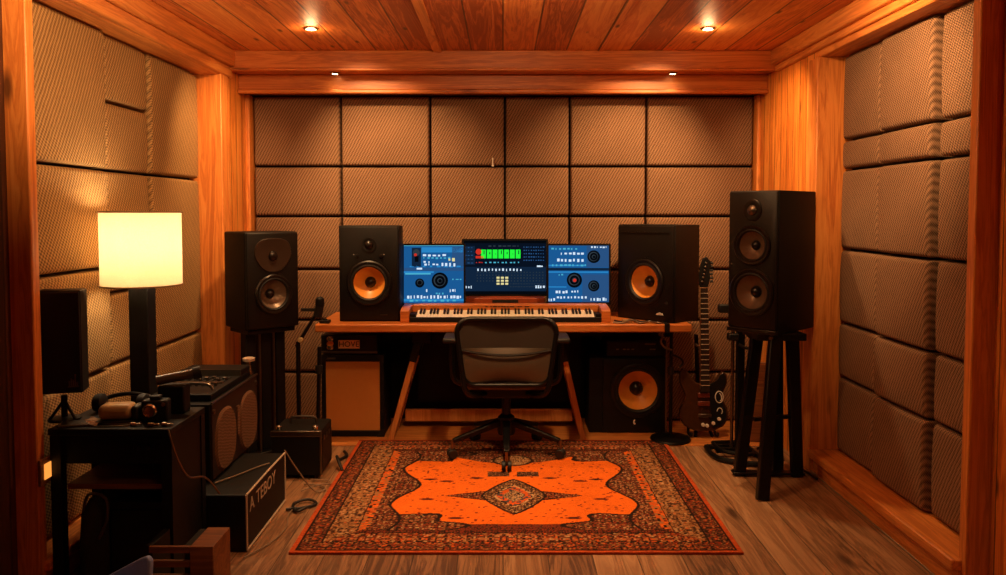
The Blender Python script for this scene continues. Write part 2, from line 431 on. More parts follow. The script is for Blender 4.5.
# ------------------------------------------------------------------ rug
def make_rug():
    x0, x1, y0, y1 = -.914, 1.026, 3.345, 5.03
    W, L = x1-x0, y1-y0; nx, ny = 420, 330
    rnd = random.Random(3)
    hs = [[rnd.random() for _ in range(512)] for _ in range(512)]
    def cell(u, v, s):
        i, j = int(math.floor(u/s)) % 512, int(math.floor(v/s)) % 512
        return hs[i][j]
    OR = (.80, .155, .014); OR2 = (.60, .10, .012); RED = (.22, .030, .010); DK = (.022, .011, .008); TAN = (.34, .15, .055); BR = (.11, .042, .02); CR = (.50, .32, .17); BLU = (.06, .06, .07)
    def pick(h, tbl):
        for p, c in tbl:
            if h < p: return c
        return tbl[-1][1]
    def motif(u, v, s, tbl, mir=True):
        # repeating floral-ish units, mirrored so they look knotted rather than random
        fu, fv = (u/s) % 1, (v/s) % 1
        a = abs(fu-.5)*2; b = abs(fv-.5)*2
        k = int(a*5)*7 + int(b*5)
        h = hs[k % 97][(int(math.floor(u/s)) % 3)*5 + (int(math.floor(v/s)) % 3)]
        h = .6*h + .4*cell(u, v, .0075)
        return pick(h, tbl)
    BORD = [(.30, DK), (.42, BR), (.56, RED), (.74, TAN), (.86, OR2), (1, CR)]
    GUARD = [(.34, DK), (.52, BR), (.72, RED), (.86, TAN), (1, OR2)]
    TANB = [(.22, DK), (.42, BR), (.78, TAN), (.9, CR), (1, OR2)]
    DARK = [(.36, DK), (.56, BR), (.72, RED), (.86, TAN), (1, CR)]
    def col(u, v):
        dx, dy = W/2-abs(u), L/2-abs(v)
        d = min(dx, dy*1.12)
        side = dx < dy*1.12
        if d < .022: return (.52, .085, .02) if cell(u, v, .01) > .25 else (.40, .06, .02)
        if d < .030: return DK
        if d < .115: return motif(u, v, .085, GUARD)
        if d < .122: return DK
        if side:
            if d < .245: return motif(u+.03, v, .11, TANB)
            if d < .252: return DK
            if d < .300: return (OR2 if cell(u, v, .012) > .45 else TAN) if cell(u, v, .014) > .3 else (DK if cell(u, v, .014) < .16 else OR)
        else:
            if d < .225: return motif(u, v+.02, .105, BORD)
            if d < .232: return DK
            if d < .27: return motif(u, v, .04, [(.5, DK), (.7, RED), (1, BR)])
        fw, fl = W/2-.30, L/2-.26
        v0 = v; U, V = abs(u)/fw, abs(v)/fl
        # side fringe of scalloped dark ornament
        sc = .86 - .06*math.cos(v*13) - .07*max(0, math.cos(v*5.2))
        if U > sc: return DK if U < sc+.025 else motif(u, v, .07, DARK)
        # corner spandrels with a scalloped inner boundary
        e = (1-U)/.60; g = (1-V)/.34
        lim = 1 + .12*math.sin(math.atan2(g, max(e, 1e-4))*9)
        q = e*e + g*g
        if q < lim*lim*.96: return motif(u, v, .075, DARK)
        if q < lim*lim*1.10: return DK
        if v0 < -fl+.05: return motif(u, v, .04, [(.4, DK), (.7, RED), (1, BR)])
        v = v+.16
        a, b = abs(u)/.17, abs(v)/.255
        m = (a**1.25 + b**1.25)**(1/1.25)
        if m < 1.0:
            if m > .92: return DK
            if m > .62: return motif(u, v, .05, [(.42, DK), (.62, BR), (.82, TAN), (1, CR)])
            if m > .54: return CR if cell(u, v, .012) > .3 else DK
            if m > .34: return OR2 if cell(u, v, .012) > .4 else BLU
            return motif(u, v, .04, [(.3, BLU), (.5, DK), (.75, CR), (1, TAN)])
        pv = abs(v)/(.075*max(0.0, 1-(abs(u)-.12)/.24)+.001)
        if .12 < abs(u) < .35 and pv < 1: return DK if pv > .8 else motif(u, v, .045, [(.45, DK), (.7, RED), (.9, TAN), (1, CR)])
        for vv in (.335,):
            if abs(v-vv) < .04 and .02 < abs(u) < .14: return motif(u, v, .035, [(.5, DK), (.75, BR), (1, TAN)])
        dd = (u/.12)**2 + ((v0-.42)/.10)**2
        if dd < 1: return motif(u, v, .05, [(.35, DK), (.6, TAN), (1, CR)]) if dd < .75 else DK
        if v0 > .36 + .10*(abs(u)/.3)**2 and abs(u) < .36: return motif(u, v, .06, DARK)
        for su, sv in ((.36, .22), (.44, -.05), (.45, .25), (.28, -.3), (.2, .27)):
            k = ((abs(u)-su)/.04)**2 + ((v-sv)/.014)**2
            if k < 1: return RED if k > .4 else DK
        h = cell(u, v, .012)
        if h < .045: return RED
        return OR if h > .35 else tuple(x*.93 for x in OR)
    vs = []; cs = []
    for j in range(ny+1):
        v = -L/2 + L*j/ny
        for i in range(nx+1):
            u = -W/2 + W*i/nx
            vs.append(((x0+x1)/2+u, (y0+y1)/2+v, .011 + .0006*math.sin(u*40)*math.sin(v*33)))
            c = col(u, v); cs.extend((c[0], c[1], c[2], 1))
    n = nx+1
    fs = [(j*n+i, j*n+i+1, (j+1)*n+i+1, (j+1)*n+i) for j in range(ny) for i in range(nx)]
    ring = [i for i in range(n)] + [j*n+nx for j in range(1, ny+1)] + [ny*n+i for i in range(nx-1, -1, -1)] + [j*n for j in range(ny-1, 0, -1)]
    o = len(vs); k = len(ring)
    for i in ring:
        vs.append((vs[i][0], vs[i][1], .0005)); cs.extend((.40, .06, .02, 1))
    fs += [(ring[(i+1)%k], ring[i], o+i, o+(i+1)%k) for i in range(k)]
    me = bpy.data.meshes.new('rug'); me.from_pydata(vs, [], fs)
    at = me.color_attributes.new('weave', 'FLOAT_COLOR', 'POINT'); at.data.foreach_set('color', cs)
    t = NT('oriental_rug')
    a = t.new('ShaderNodeVertexColor', layer_name='weave').outputs[0]
    tc = t.new('ShaderNodeTexCoord').outputs['Object']
    nz = t.new('ShaderNodeTexNoise', {'Vector': tc, 'Scale': 220.0, 'Detail': 2.0}).outputs[0]
    big = t.new('ShaderNodeTexNoise', {'Vector': tc, 'Scale': 4.0, 'Detail': 3.0}).outputs[0]
    f = t.ramp(t.math('ADD', t.math('MULTIPLY', nz, .7), t.math('MULTIPLY', big, .3)), [(.3, (.55, .55, .55, 1)), (.65, (1, 1, 1, 1))])
    t.out(Base_Color=t.mix(1.0, a, f, 'MULTIPLY'), Roughness=1.0, Normal=t.bump(nz, .5, .004))
    t.b.inputs['Specular IOR Level'].default_value = .1
    me.materials.append(t.m)
    ob = bpy.data.objects.new('rug', me); COL.objects.link(ob)
    tag(ob, 'orange oriental rug with dark patterned border on the wooden floor', 'rug')
make_rug()

# ------------------------------------------------------------------ lights in the ceiling and an added fill
def downlight(loc, r, label, group):
    t = thing('recessed_downlight', label, 'ceiling light', loc, 0, group)
    MB().lathe([(r*1.05, 0), (r*1.5, 0), (r*1.5, -.006), (r*1.05, -.01)], n=28, ring=True).build('trim_ring', 'nickel', t)
    MB().lathe([(r*1.02, -.001), (r*1.02, -.007), (r*.6, -.010), (0.001, -.011)], n=24).build('lens', 'bulb', t)
    return t
for x, lb in ((-1.066, 'left'), (1.138, 'right')):
    downlight((x, 4.493, CZ), .028, 'bright round downlight in the plank ceiling, %s one of two' % lb, 'ceiling downlights')
for x, lb in ((-1.09, 'left'), (1.10, 'right')):
    downlight((x, 5.235, 2.362), .02, 'small downlight under the back beam, %s one of two' % lb, 'beam downlights')
WARM = (1.0, .57, .25)
def spot(name, loc, target, watts, size=110, blend=.8, rad=.03, col=WARM):
    l = bpy.data.lights.new(name, 'SPOT'); l.energy = watts; l.color = col; l.spot_size = R(size); l.spot_blend = blend; l.shadow_soft_size = rad
    o = bpy.data.objects.new(name, l); COL.objects.link(o); o.location = loc
    o.rotation_euler = (Vector(target)-Vector(loc)).to_track_quat('-Z', 'Y').to_euler()
    return o
def point(name, loc, watts, rad=.03, col=WARM):
    l = bpy.data.lights.new(name, 'POINT'); l.energy = watts; l.color = col; l.shadow_soft_size = rad
    o = bpy.data.objects.new(name, l); COL.objects.link(o); o.location = loc
    return o
LK = 1.85
for x in (-1.066, 1.138):
    spot('ceiling_or_fill_spot', (x, 4.493, CZ-.03), (x*.85, 4.35, 0), 46*LK, 112, 1.0)
    spot('ceiling_or_fill_spot', (x*.98, 4.45, CZ-.035), (x*.72, 5.45, 1.62), 74*LK, 70, .85)
for x in (-1.09, 1.10): spot('beam_spot_light', (x, 5.225, 2.335), (x, 5.46, .6), 4*LK, 60, 1.0)
spot('ceiling_or_fill_spot', (0, 3.55, CZ-.02), (0.05, 4.15, 0), 100*LK, 68, 1.0, .05)
point('ceiling_lamp_light', (0, 3.3, 2.33), 17*LK, .05)
for x in (-1.066, 1.138): point('downlight_glow', (x, 4.493, CZ-.05), .8*LK, .03)
for x in (-1, 1): spot('ceiling_or_fill_spot', (x*1.1, 4.40, CZ-.035), (x*1.76, 5.0, 1.75), 46*LK, 68, 1.0)
spot('ceiling_or_fill_spot', (1.05, 3.1, CZ-.02), (1.82, 3.68, 2.0), 84*LK, 76, 1.0, .05)
spot('ceiling_or_fill_spot', (-1.1, 2.4, CZ-.02), (-1.85, 3.6, 2.0), 54*LK, 76, .9, .05)
spot('ceiling_or_fill_spot', (.3, 1.2, CZ-.02), (.4, 3.2, 0), 20*LK, 95, 1.0, .08)  # added fill lamp out of view, no fitting belongs to it
wd = bpy.data.worlds.new('world'); scene.world = wd; wd.use_nodes = True
wd.node_tree.nodes['Background'].inputs[0].default_value = (.9, .45, .2, 1); wd.node_tree.nodes['Background'].inputs[1].default_value = .03

# ------------------------------------------------------------------ floor lamp
t = thing('floor_lamp', 'lit floor lamp with cream drum shade and black square post', 'lamp', (-1.63, 3.6, 0))
MB().box(-.13, .13, -.13, .13, 0, .025).build('base', 'blackm', t, bevel=.004)
MB().box(-.043, .043, -.043, .043, .025, 1.12).build('post', 'black', t, bevel=.003)
MB().cyl((0,0,1.12), (0,0,1.30), .008).build('stem', 'nickel', t)
sh = MB()
prof = [(.170, 1.13), (.186, 1.462)]
n = 48
vs = []; fs = []
for r_, z in ((.171, 1.13), (.171, 1.462), (.168, 1.462), (.168, 1.13)):
    vs += [(r_*math.cos(2*PI*i/n), r_*math.sin(2*PI*i/n), z) for i in range(n)]
for j in range(4):
    for i in range(n): fs.append((j*n+i, j*n+(i+1)%n, ((j+1)%4)*n+(i+1)%n, ((j+1)%4)*n+i))
sh.add(vs, fs); so = sh.build('lamp_shade', 'shade', t)
for z in (1.132, 1.460):
    MB().tube([(0.172*math.cos(2*PI*i/40), 0.172*math.sin(2*PI*i/40), z) for i in range(41)], .004, 6, False).build('shade_rim', plain('shade_rim_tape', '#8a6a40', .7), so)
MB().lathe([(.001, 1.24), (.03, 1.26), (.038, 1.30), (.02, 1.345), (.001, 1.36)], n=16).build('bulb', glow('bulb_glow', '#ffd28a', 6), t)
point('floor_lamp_light', (-1.63, 3.6, 1.32), 7.6*LK, .09, (1.0, .74, .45))

# ------------------------------------------------------------------ speaker helpers
def drill(o, cx, cz, r, y0, y1):
    """cut a round hole through a part so the cone can sit back in it"""
    cut = MB().cyl((cx, y0, cz), (cx, y1, cz), r, n=48).build('drill_bit', 'rubber', o.parent)
    m = o.modifiers.new('hole', 'BOOLEAN'); m.operation = 'DIFFERENCE'; m.object = cut; m.solver = 'EXACT'
    dg = bpy.context.evaluated_depsgraph_get()
    me = bpy.data.meshes.new_from_object(o.evaluated_get(dg)); me.name = o.name
    o.modifiers.clear(); o.data = me
    bpy.data.objects.remove(cut)
    me.polygons.foreach_set('use_smooth', [True]*len(me.polygons)); me.set_sharp_from_angle(angle=R(38))
def cut_cone_driver(name, parent, cx, cz, R_, y, cone, ring='ring', cap='cap'):
    """round driver: proud ring, half-round rubber surround, dished cone set back into the box, domed cap"""
    dp = R_*.42
    for o in parent.children:
        if o.name.split('.')[0] in ('cabinet', 'baffle'): drill(o, cx, cz, R_*.80, y-.05, y+dp+.02)
    d = MB().lathe([(R_*.80, -.004), (R_*.80, .004), (R_, .003), (R_, .008), (R_*.94, .014), (R_*.84, .012)], (cx, y, cz), '-y', 44, ring=True).build(name, ring, parent)
    MB().lathe([(R_*.85, .004), (R_*.82, .012), (R_*.77, .014), (R_*.72, .009), (R_*.70, .0), (R_*.72, -.006), (R_*.85, -.004)], (cx, y, cz), '-y', 44, ring=True).build('surround', 'rubber', d)
    MB().lathe([(R_*.72, .001), (R_*.55, -dp*.42), (R_*.38, -dp*.78), (R_*.24, -dp*.95), (R_*.24, -dp), (R_*.38, -dp*.84), (R_*.55, -dp*.5), (R_*.72, -.006)], (cx, y, cz), '-y', 44, ring=True).build('cone', cone, d)
    MB().lathe([(R_*.25, -dp), (R_*.25, -dp*.9), (R_*.19, -dp*.62), (R_*.10, -dp*.46), (.0005, -dp*.42)], (cx, y, cz), '-y', 24).build('dust_cap', cap, d)
    return d
def led(parent, cx, cz, y, r=.004, mat='white', name='indicator'):
    return MB().lathe([(r, 0), (r, .002), (r*.5, .003)], (cx, y, cz), '-y', 12).build(name, mat, parent)

# two orange-coned studio monitors on the desk
DT = .775
def orange_monitor(label, loc, rz, w, h, d, kind):
    t = thing('studio_monitor', label, 'speaker', loc, rz, 'orange coned monitors on the desk')
    MB().box(-w/2, w/2, -d/2+.012, d/2, 0, h).build('cabinet', 'black', t, bevel=.006)
    f = -d/2
    MB().box(-w/2+.008, w/2-.008, f, f+.014, .008, h-.008).build('baffle', 'baffle', t, bevel=.005)
    wz = h*.405; wr = w*(.37 if kind == 'dome' else .33)
    cut_cone_driver('woofer', t, 0, wz, wr, f, 'cone_o', 'baffle2')
    MB().lathe([(wr*1.06, .0), (wr*1.06, .003), (wr*1.02, .003), (wr*1.02, .0)], (0, f, wz), '-y', 48, ring=True).build('waveguide_ring', 'ring', t)
    if kind == 'dome':
        tw = MB().lathe([(.046, 0), (.046, .005), (.036, .006), (.028, .002)], (0, f, h*.80), '-y', 30).build('tweeter', 'baffle2', t)
        MB().lathe([(.028, .001), (.022, .012), (.012, .018), (.0005, .02)], (0, f, h*.80), '-y', 24).build('dome', 'cap', tw)
        for sx in (-1, 1):
            MB().lathe([(.014, 0), (.014, .004), (.009, .005), (.008, .012), (.0005, .013)], (sx*w*.2, f, h*.685), '-y', 16).build('control_knob', 'ring', t)
            led(t, sx*w*.25, h*.70, f, .003)
        MB().box(w*.18, w*.30, f-.002, f, .04, .046).build('badge', 'nickel', t)
    else:
        MB().box(-w*.42, w*.42, f-.003, f, h*.915, h*.925).build('badge_strip', 'ring', t)
        MB().prism([(w*.20, .045), (w*.33, .045), (w*.31, .056), (w*.26, .06), (w*.22, .054)], f-.003, f).build('badge', 'white', t)
        led(t, w*.38, h*.2, f, .012, 'rubber', 'port')
    return t
orange_monitor('black studio monitor with orange cone left of the blue screens', (-.836, 5.075, DT), 0, .378, .60, .19, 'dome')
orange_monitor('black studio monitor with orange cone turned inward at the desk right', (.893+.101, 5.035+.097, DT), -R(46), .44, .605, .28, 'plain')

# ------------------------------------------------------------------ tall three-way speaker and its stand
t = thing('tall_speaker', 'tall black three driver speaker on stand by the right wall', 'speaker', (1.465, 4.352, .822), -R(46))
w, h, d = .284, .75, .43; f = -d/2
MB().box(-w/2, w/2, f+.014, d/2, 0, h).build('cabinet', 'black', t, bevel=.006)
MB().box(-w/2+.004, w/2-.004, f, f+.016, .022, h-.004).build('baffle', 'baffle2', t, bevel=.008)
MB().box(-w/2, w/2, f-.006, f+.02, 0, .022).build('bottom_trim', 'ring', t, bevel=.004)
cut_cone_driver('woofer', t, 0, .215, .126, f, 'cone_b', 'ring')
cut_cone_driver('midrange', t, 0, .462, .105, f, 'cone_b', 'ring')
tw = MB().lathe([(.058, 0), (.058, .005), (.05, .008), (.03, .004)], (0, f, .648), '-y', 36, sx=.9).build('tweeter', 'ring', t)
MB().lathe([(.028, .002), (.025, .012), (.014, .018), (.0005, .02)], (0, f, .648), '-y', 24).build('dome', 'nickel', tw)
led(t, -.118, .36, f, .005, 'nickel')
t = thing('speaker_stand', 'black four legged stand under the tall right speaker', 'speaker stand', (1.46, 4.29, 0))
MB().box(-.13, .13, -.13, .13, .785, .822).build('top_plate', 'blackm', t, bevel=.004)
for (ax, ay), (fx, fy) in (((-.03, -.11), (-.145, -.295)), ((-.08, .03), (-.15, .09)), ((.09, -.03), (.165, .07)), ((.05, .10), (.10, .20))):
    MB().bar((ax, ay, .79), (fx, fy, .0), .062, .05, .06, .05).build('leg', 'blackm', t, bevel=.006)
MB().bar((-.19, .085, .02), (.20, .065, .02), .06, .012).build('cross_bar', 'blackm', t, bevel=.003)
MB().bar((-.115, -.05, .35), (.13, .02, .35), .02, .02).build('brace', 'blackm', t)
MB().lathe([(.012, 0), (.012, .006), (.006, .009)], (-.06, -.13, .802), '-y', 14).build('bolt', 'nickel', t)

# ------------------------------------------------------------------ left two-way speaker and its stand
t = thing('studio_monitor', 'black two way speaker with grey cone on stand in the left corner', 'speaker', (-1.452, 4.80, .772), R(43))
w, h, d = .335, .572, .29; f = -d/2
MB().box(-w/2, w/2, f+.014, d/2, 0, h).build('cabinet', 'black', t, bevel=.012, seg=3)
MB().box(-w/2+.004, w/2-.004, f-.004, f+.016, .004, h-.004).build('baffle', 'baffle', t, bevel=.014, seg=3)
# shaped wave guide: a rounded shield dished toward the dome
sh = []
for i in range(36):
    a = 2*PI*i/36; rx = .118; rzv = .10
    x = rx*math.copysign(abs(math.cos(a))**.7, math.cos(a)); z = rzv*math.copysign(abs(math.sin(a))**.7, math.sin(a))
    if z < 0: x *= 1-.35*(-z/rzv)
    sh.append((x, z))
mbw = MB(); N = len(sh); vs = []
for k, dy in ((1.0, -.004), (.97, -.010), (.7, -.0075), (.35, -.0045), (.2, -.0045)):
    vs += [(x*k, f+dy, .435+z*k) for x, z in sh]
mbw.add(vs, [(j*N+i, j*N+(i+1)%N, (j+1)*N+(i+1)%N, (j+1)*N+i) for j in range(4) for i in range(N)])
wg = mbw.build('waveguide', plain('waveguide_bronze', '#41332a', .28, .3), t)
MB().lathe([(.03, .004), (.026, .014), (.014, .02), (.0005, .022)], (0, f, .43), '-y', 20).build('dome', 'cap', wg)
cut_cone_driver('woofer', t, 0, .205, .118, f-.004, 'cone_b', 'ring')
t = thing('speaker_stand', 'black column stand under the left corner speaker', 'speaker stand', (-1.45, 4.80, 0), R(43))
MB().box(-.15, .15, -.12, .12, .745, .772).build('top_plate', 'blackm', t, bevel=.004)
MB().box(-.12, .12, -.09, .09, 0, .03).build('base', 'blackm', t, bevel=.006)
for sx in (-.095, .0, .095):
    MB().box(sx-.03, sx+.03, -.04, .04, .03, .745).build('column', 'black', t, bevel=.004)
for sx in (-.045, .045):
    MB().cyl((sx, -.05, .03), (sx, -.05, .745), .007).build('rod', 'nickel', t)

# ------------------------------------------------------------------ desk
t = thing('desk', 'long orange wooden studio desk holding screens, piano and monitors', 'desk', (0, 0, 0))
MB().box(-1.148, 1.152, 4.85, 5.47, .726, DT).build('desktop', 'desk', t, bevel=.008, seg=3)
MB().box(-1.05, 1.05, 5.38, 5.41, .62, .726).build('apron', 'black', t)
MB().box(-.58, .53, 5.425, 5.45, .16, .70).build('back_panel', plain('dark_brown_cloth', '#1c120b', .9), t)
for s, tx, fx in ((-1, -.515, -.72), (1, .345, .515)):
    for y in (5.075, 5.33):
        lg = MB().bar((tx, y, .726), (fx, y, .0), .036, .055).build('leg', 'deskleg', t, bevel=.004)
        MB().bar((tx, y, .724), (tx+(fx-tx)*.30, y, .726*.70), .044, .062).build('leg_sleeve', 'black', lg)
    MB().bar(((tx*.45+fx*.55), 5.10, .33), ((tx*.45+fx*.55), 5.30, .33), .03, .05).build('leg_rail', 'deskleg', t)
    MB().box(tx-.06, tx+.06, 5.03, 5.12, .63, .726).build('leg_bracket', 'blackm', t, bevel=.004)
MB().box(-.66, .47, 5.335, 5.365, .05, .13).build('stretcher', 'deskleg', t, bevel=.004)
# strap over the desk's front edge
mb = MB(); mb.box(.985, 1.015, 4.838, 4.95, DT+.0005, DT+.006); mb.box(.985, 1.015, 4.838, 4.8495, .70, DT+.006); mb.box(.985, 1.015, 4.838, 4.88, .70, .7255)
tag(mb.build('desk_clamp', 'black', bevel=.002), 'black clamp gripping the right front edge of the desk', 'clamp')

# ------------------------------------------------------------------ digital piano
t = thing('digital_piano', 'digital piano with orange wood case lying on the desk', 'piano', (.015, 4.93, DT))
hw = .652
for s, nm in ((-1, 'end_cheek'), (1, 'end_cheek')):
    MB().prism([(0,0),(.0,.072),(.03,.082),(.10,.090),(.235,.094),(.235,0)], -.028, .028,
               Matrix.Translation((s*(hw-.028), 0, 0)) @ Matrix.Rotation(PI/2, 4, 'Z')).build(nm, 'desk', t, bevel=.004)
iw = hw-.056
MB().box(-iw, iw, .005, .235, .0, .028).build('key_bed', 'black', t)
MB().box(-iw, iw, .004, .022, .0, .032).build('key_slip', 'black', t, bevel=.003)
MB().box(-iw, iw, .150, .235, .028, .095).build('top_panel', 'desk', t, bevel=.006)
for s in (-1, 1): MB().box(s*(iw-.018)-.018, s*(iw-.018)+.018, .022, .15, .028, .05).build('key_block', 'black', t)
KT = Matrix.Translation((0, .022, .026)) @ Matrix.Rotation(R(12.5), 4, 'X')
kw = (2*iw-.08)/52; wk = bk = None
me_w = None
for i in range(52):
    x = -iw+.04+kw*i
    if i == 0:
        wk = MB().box(.0006, kw-.0006, 0, .132, -.012, .006, KT).build('white_key', 'ivory', t); o = wk
    else:
        o = wk.copy(); COL.objects.link(o); o.parent = t
    o.location = (x, 0, 0)
first = None
for i in range(51):
    if i % 7 in (2, 6): continue
    x = -iw+.04+kw*(i+1)
    if first is None:
        first = MB().box(-kw*.28, kw*.28, .055, .131, .004, .017, KT).build('black_key', 'black', t); o = first
    else:
        o = first.copy(); COL.objects.link(o); o.parent = t
    o.location = (x, 0, 0)
mb = MB()
for i, x in enumerate([-.12, -.09, -.072, -.058, -.04, -.022, -.005, .015, .035, .05, .085, .10, .13, .145]):
    mb.box(x-.007, x+.007, .1485, .151, .080, .0845)
mb.build('lettering', 'rubber', t)
# monitor riser behind the piano
t = thing('monitor_riser', 'reddish wooden riser under the middle screen', 'monitor riser', (.015, 5.30, DT))
MB().box(-.26, .26, -.06, .14, 0, .12).build('body', 'redwood', t, bevel=.005)
MB().box(-.085, .085, -.063, -.059, .09, .108).build('slot', 'rubber', t)

# ------------------------------------------------------------------ screens
SM = ['s_blue', 's_blue2', 's_blue3', 's_navy', 's_navy2', 's_green', 's_red', 's_white', 's_cyan', 's_yel', 's_blk', 's_grey']
SI = {k: i for i, k in enumerate(SM)}
class Scr(MB):
    """flat screen picture in unit coordinates: x 0..1 left to right, z 0..1 top to bottom"""
    def __init__(s, w, h): super().__init__(); s.w = w; s.h = h; s.lay = 0
    def _p(s, x, z): return (-s.w/2 + x*s.w, s.h*(1-z))
    def r(s, m, x0, z0, x1, z1, lay=1):
        s.mat(SI[m]); a, b = s._p(x0, z1); c, d = s._p(x1, z0); return s.quad(a, c, b, d, -.0006*lay)
    def d(s, m, x, z, rad, lay=1):
        s.mat(SI[m]); a, b = s._p(x, z); return s.disc(a, b, rad*s.w, -.0006*lay, 24)
    def dash(s, m, x0, x1, z, hh=.02, n=8, seed=0, lay=2, fill=.6):
        rn = random.Random(seed); step = (x1-x0)/n
        for i in range(n):
            a = x0+i*step; s.r(m, a+step*rn.uniform(0,.15), z-hh*rn.uniform(.3,.6), a+step*rn.uniform(.35,fill+.2), z+hh*rn.uniform(.3,.6), lay)
        return s
    def knob(s, x, z, r, mid='s_grey', cen='s_blk'):
        s.d('s_blk', x, z, r, 2); s.d(mid, x-.005, z-.004, r*.72, 3); s.d('s_blk', x, z, r*.60, 4); s.d(mid, x, z, r*.30, 5); s.d(cen, x+.004, z+.004, r*.22, 6)
        return s
def monitor(label, loc, rz, w, h, pic, tilt=0, base=True, bez=.012):
    t = thing('computer_monitor', label, 'monitor', loc[:3], rz, None)
    z0 = .0 if not base else loc[3] if len(loc) > 3 else .07
    T = Matrix.Translation((0, 0, z0)) @ Matrix.Rotation(tilt, 4, 'X')
    MB().box(-w/2, w/2, 0, .028, 0, h, T).build('housing', 'blackm', t, bevel=.004)
    fr = MB()
    for a in ((-w/2, -w/2+bez, 0, h), (w/2-bez, w/2, 0, h), (-w/2+bez, w/2-bez, 0, bez), (-w/2+bez, w/2-bez, h-bez, h)): fr.box(a[0], a[1], -.007, 0, a[2], a[3], T)
    fr.build('bezel', 'blackm', t)
    po = pic.build('screen', SM, t, smooth=False)
    po.location = (0, -.001, z0+bez); po.rotation_euler = (tilt, 0, 0)
    if base:
        MB().box(-.03, .03, .03, .05, .0, z0+h*.5).build('stand_neck', 'blackm', t)
        MB().box(-.11, .11, .0, .12, 0, .01).build('stand_base', 'blackm', t, bevel=.004)
    return t
bez = .008
w, h = .412, .398
p = Scr(w-2*bez, h-2*bez)
p.r('s_blue', 0, 0, 1, 1, 0); p.r('s_cyan', .0, 0, 1, .03); p.r('s_blue3', .3, .05, .98, .14); p.r('s_blue2', .0, .40, 1, .455); p.r('s_cyan', .03, .49, .45, .515); p.r('s_blue3', .0, .46, .5, .49)
p.r('s_blue2', .8, .04, 1, .38); p.r('s_blue3', 0, .93, 1, .97)
p.r('s_navy2', .14, .06, .29, .38, 2); p.d('s_grey', .215, .14, .055, 3); p.d('s_red', .2, .18, .025, 4); p.r('s_blk', .19, .2, .25, .30, 4); p.r('s_white', .22, .40, .31, .43, 3)
p.dash('s_white', .32, .72, .19, .035, 5, 1); p.dash('s_cyan', .32, .80, .235, .03, 7, 2); p.dash('s_white', .33, .48, .30, .03, 2, 3); p.dash('s_yel', .74, .86, .26, .06, 2, 4); p.dash('s_white', .34, .60, .345, .03, 4, 5); p.dash('s_white', .62, .88, .35, .06, 4, 6); p.dash('s_blue3', .1, .98, .38, .03, 8, 7)
p.knob(.60, .62, .135); p.d('s_blk', .27, .66, .075, 2); p.d('s_grey', .27, .65, .045, 3); p.d('s_blk', .27, .655, .035, 4)
p.dash('s_cyan', .8, .98, .60, .02, 3, 8); p.dash('s_white', .76, .88, .79, .05, 3, 9); p.dash('s_white', .37, .41, .79, .06, 1, 10); p.dash('s_cyan', .53, .68, .84, .03, 3, 12)
p.dash('s_white', .06, .98, .90, .055, 17, 11); p.dash('s_cyan', .1, .9, .96, .03, 8, 13)
monitor('left screen on the desk showing a blue interface with knobs', (-.450, 5.18, DT, .082), R(2), w, h, p, -R(4))
w, h = .415, .392
p = Scr(w-2*bez, h-2*bez)
p.r('s_blue', 0, 0, 1, 1, 0); p.r('s_blue2', .63, .02, 1, .40); p.r('s_navy2', 0, .41, 1, .455); p.r('s_blue3', 0, .355, .6, .38); p.r('s_blue2', .56, .52, 1, 1); p.r('s_blue3', 0, .47, .98, .495); p.r('s_blue3', .0, .73, .3, .75); p.r('s_blue2', 0, 0, 1, .03, 1)
p.dash('s_white', .7, .98, .05, .03, 6, 21); p.dash('s_white', .2, .6, .16, .04, 6, 22); p.dash('s_white', .14, .6, .28, .055, 7, 23); p.dash('s_cyan', .06, .66, .365, .03, 9, 24); p.dash('s_cyan', .05, .5, .08, .03, 7, 25)
p.knob(.745, .215, .105); p.knob(.43, .62, .125, 's_grey', 's_red'); p.knob(.745, .72, .092)
p.dash('s_cyan', .17, .26, .53, .03, 2, 26); p.dash('s_white', .12, .34, .83, .05, 4, 27); p.dash('s_white', .38, .52, .82, .04, 3, 28); p.dash('s_white', .14, .65, .92, .04, 9, 29); p.dash('s_white', .69, .98, .95, .05, 6, 30); p.dash('s_white', .0, .13, .96, .05, 3, 31)
monitor('right screen on the desk showing a blue interface with three knobs', (.492, 5.18, DT, .088), -R(2), w, h, p, -R(4))
w, h = .578, .385
p = Scr(w-2*bez, h-2*bez)
p.r('s_navy', 0, 0, 1, 1, 0); p.r('s_navy2', 0, .5, 1, .94); p.r('s_blk', 0, 0, 1, .07); p.r('s_blk', .0, .95, 1, 1, 2); p.r('s_navy2', 0, .12, .14, .46)
for i in range(7): p.r('s_green', .215+i*.069, .185, .272+i*.069, .345, 2)
for i in range(7): p.r('s_navy', .245+i*.069, .20+.03*(i % 3), .255+i*.069, .27, 3)
p.d('s_red', .185, .225, .035, 3); p.r('s_red', .15, .30, .245, .345, 2)
p.dash('s_cyan', .26, .70, .42, .025, 9, 41); p.dash('s_red', .15, .25, .42, .02, 3, 42); p.dash('s_white', .17, .72, .555, .045, 13, 43, fill=.35); p.dash('s_white', .88, .98, .49, .035, 2, 44, fill=.9)
for r_ in range(3):
    for c_ in range(3): p.r('s_yel', .40+c_*.052, .68+r_*.055, .435+c_*.052, .715+r_*.055, 3)
p.dash('s_white', .03, .12, .87, .05, 3, 45, fill=.8); p.dash('s_white', .86, .98, .86, .05, 4, 46, fill=.8)
for q in range(6): p.dash('s_grey', .16 if q < 4 else .56, .98, .60+q*.052, .02, 22, 50+q, fill=.3)
for q in range(5): p.dash('s_blue2', .72, .98, .14+q*.06, .02, 9, 60+q); p.dash('s_blue2', .01, .13, .15+q*.07, .015, 3, 70+q)
p.dash('s_grey', .3, .7, .12, .02, 7, 80)
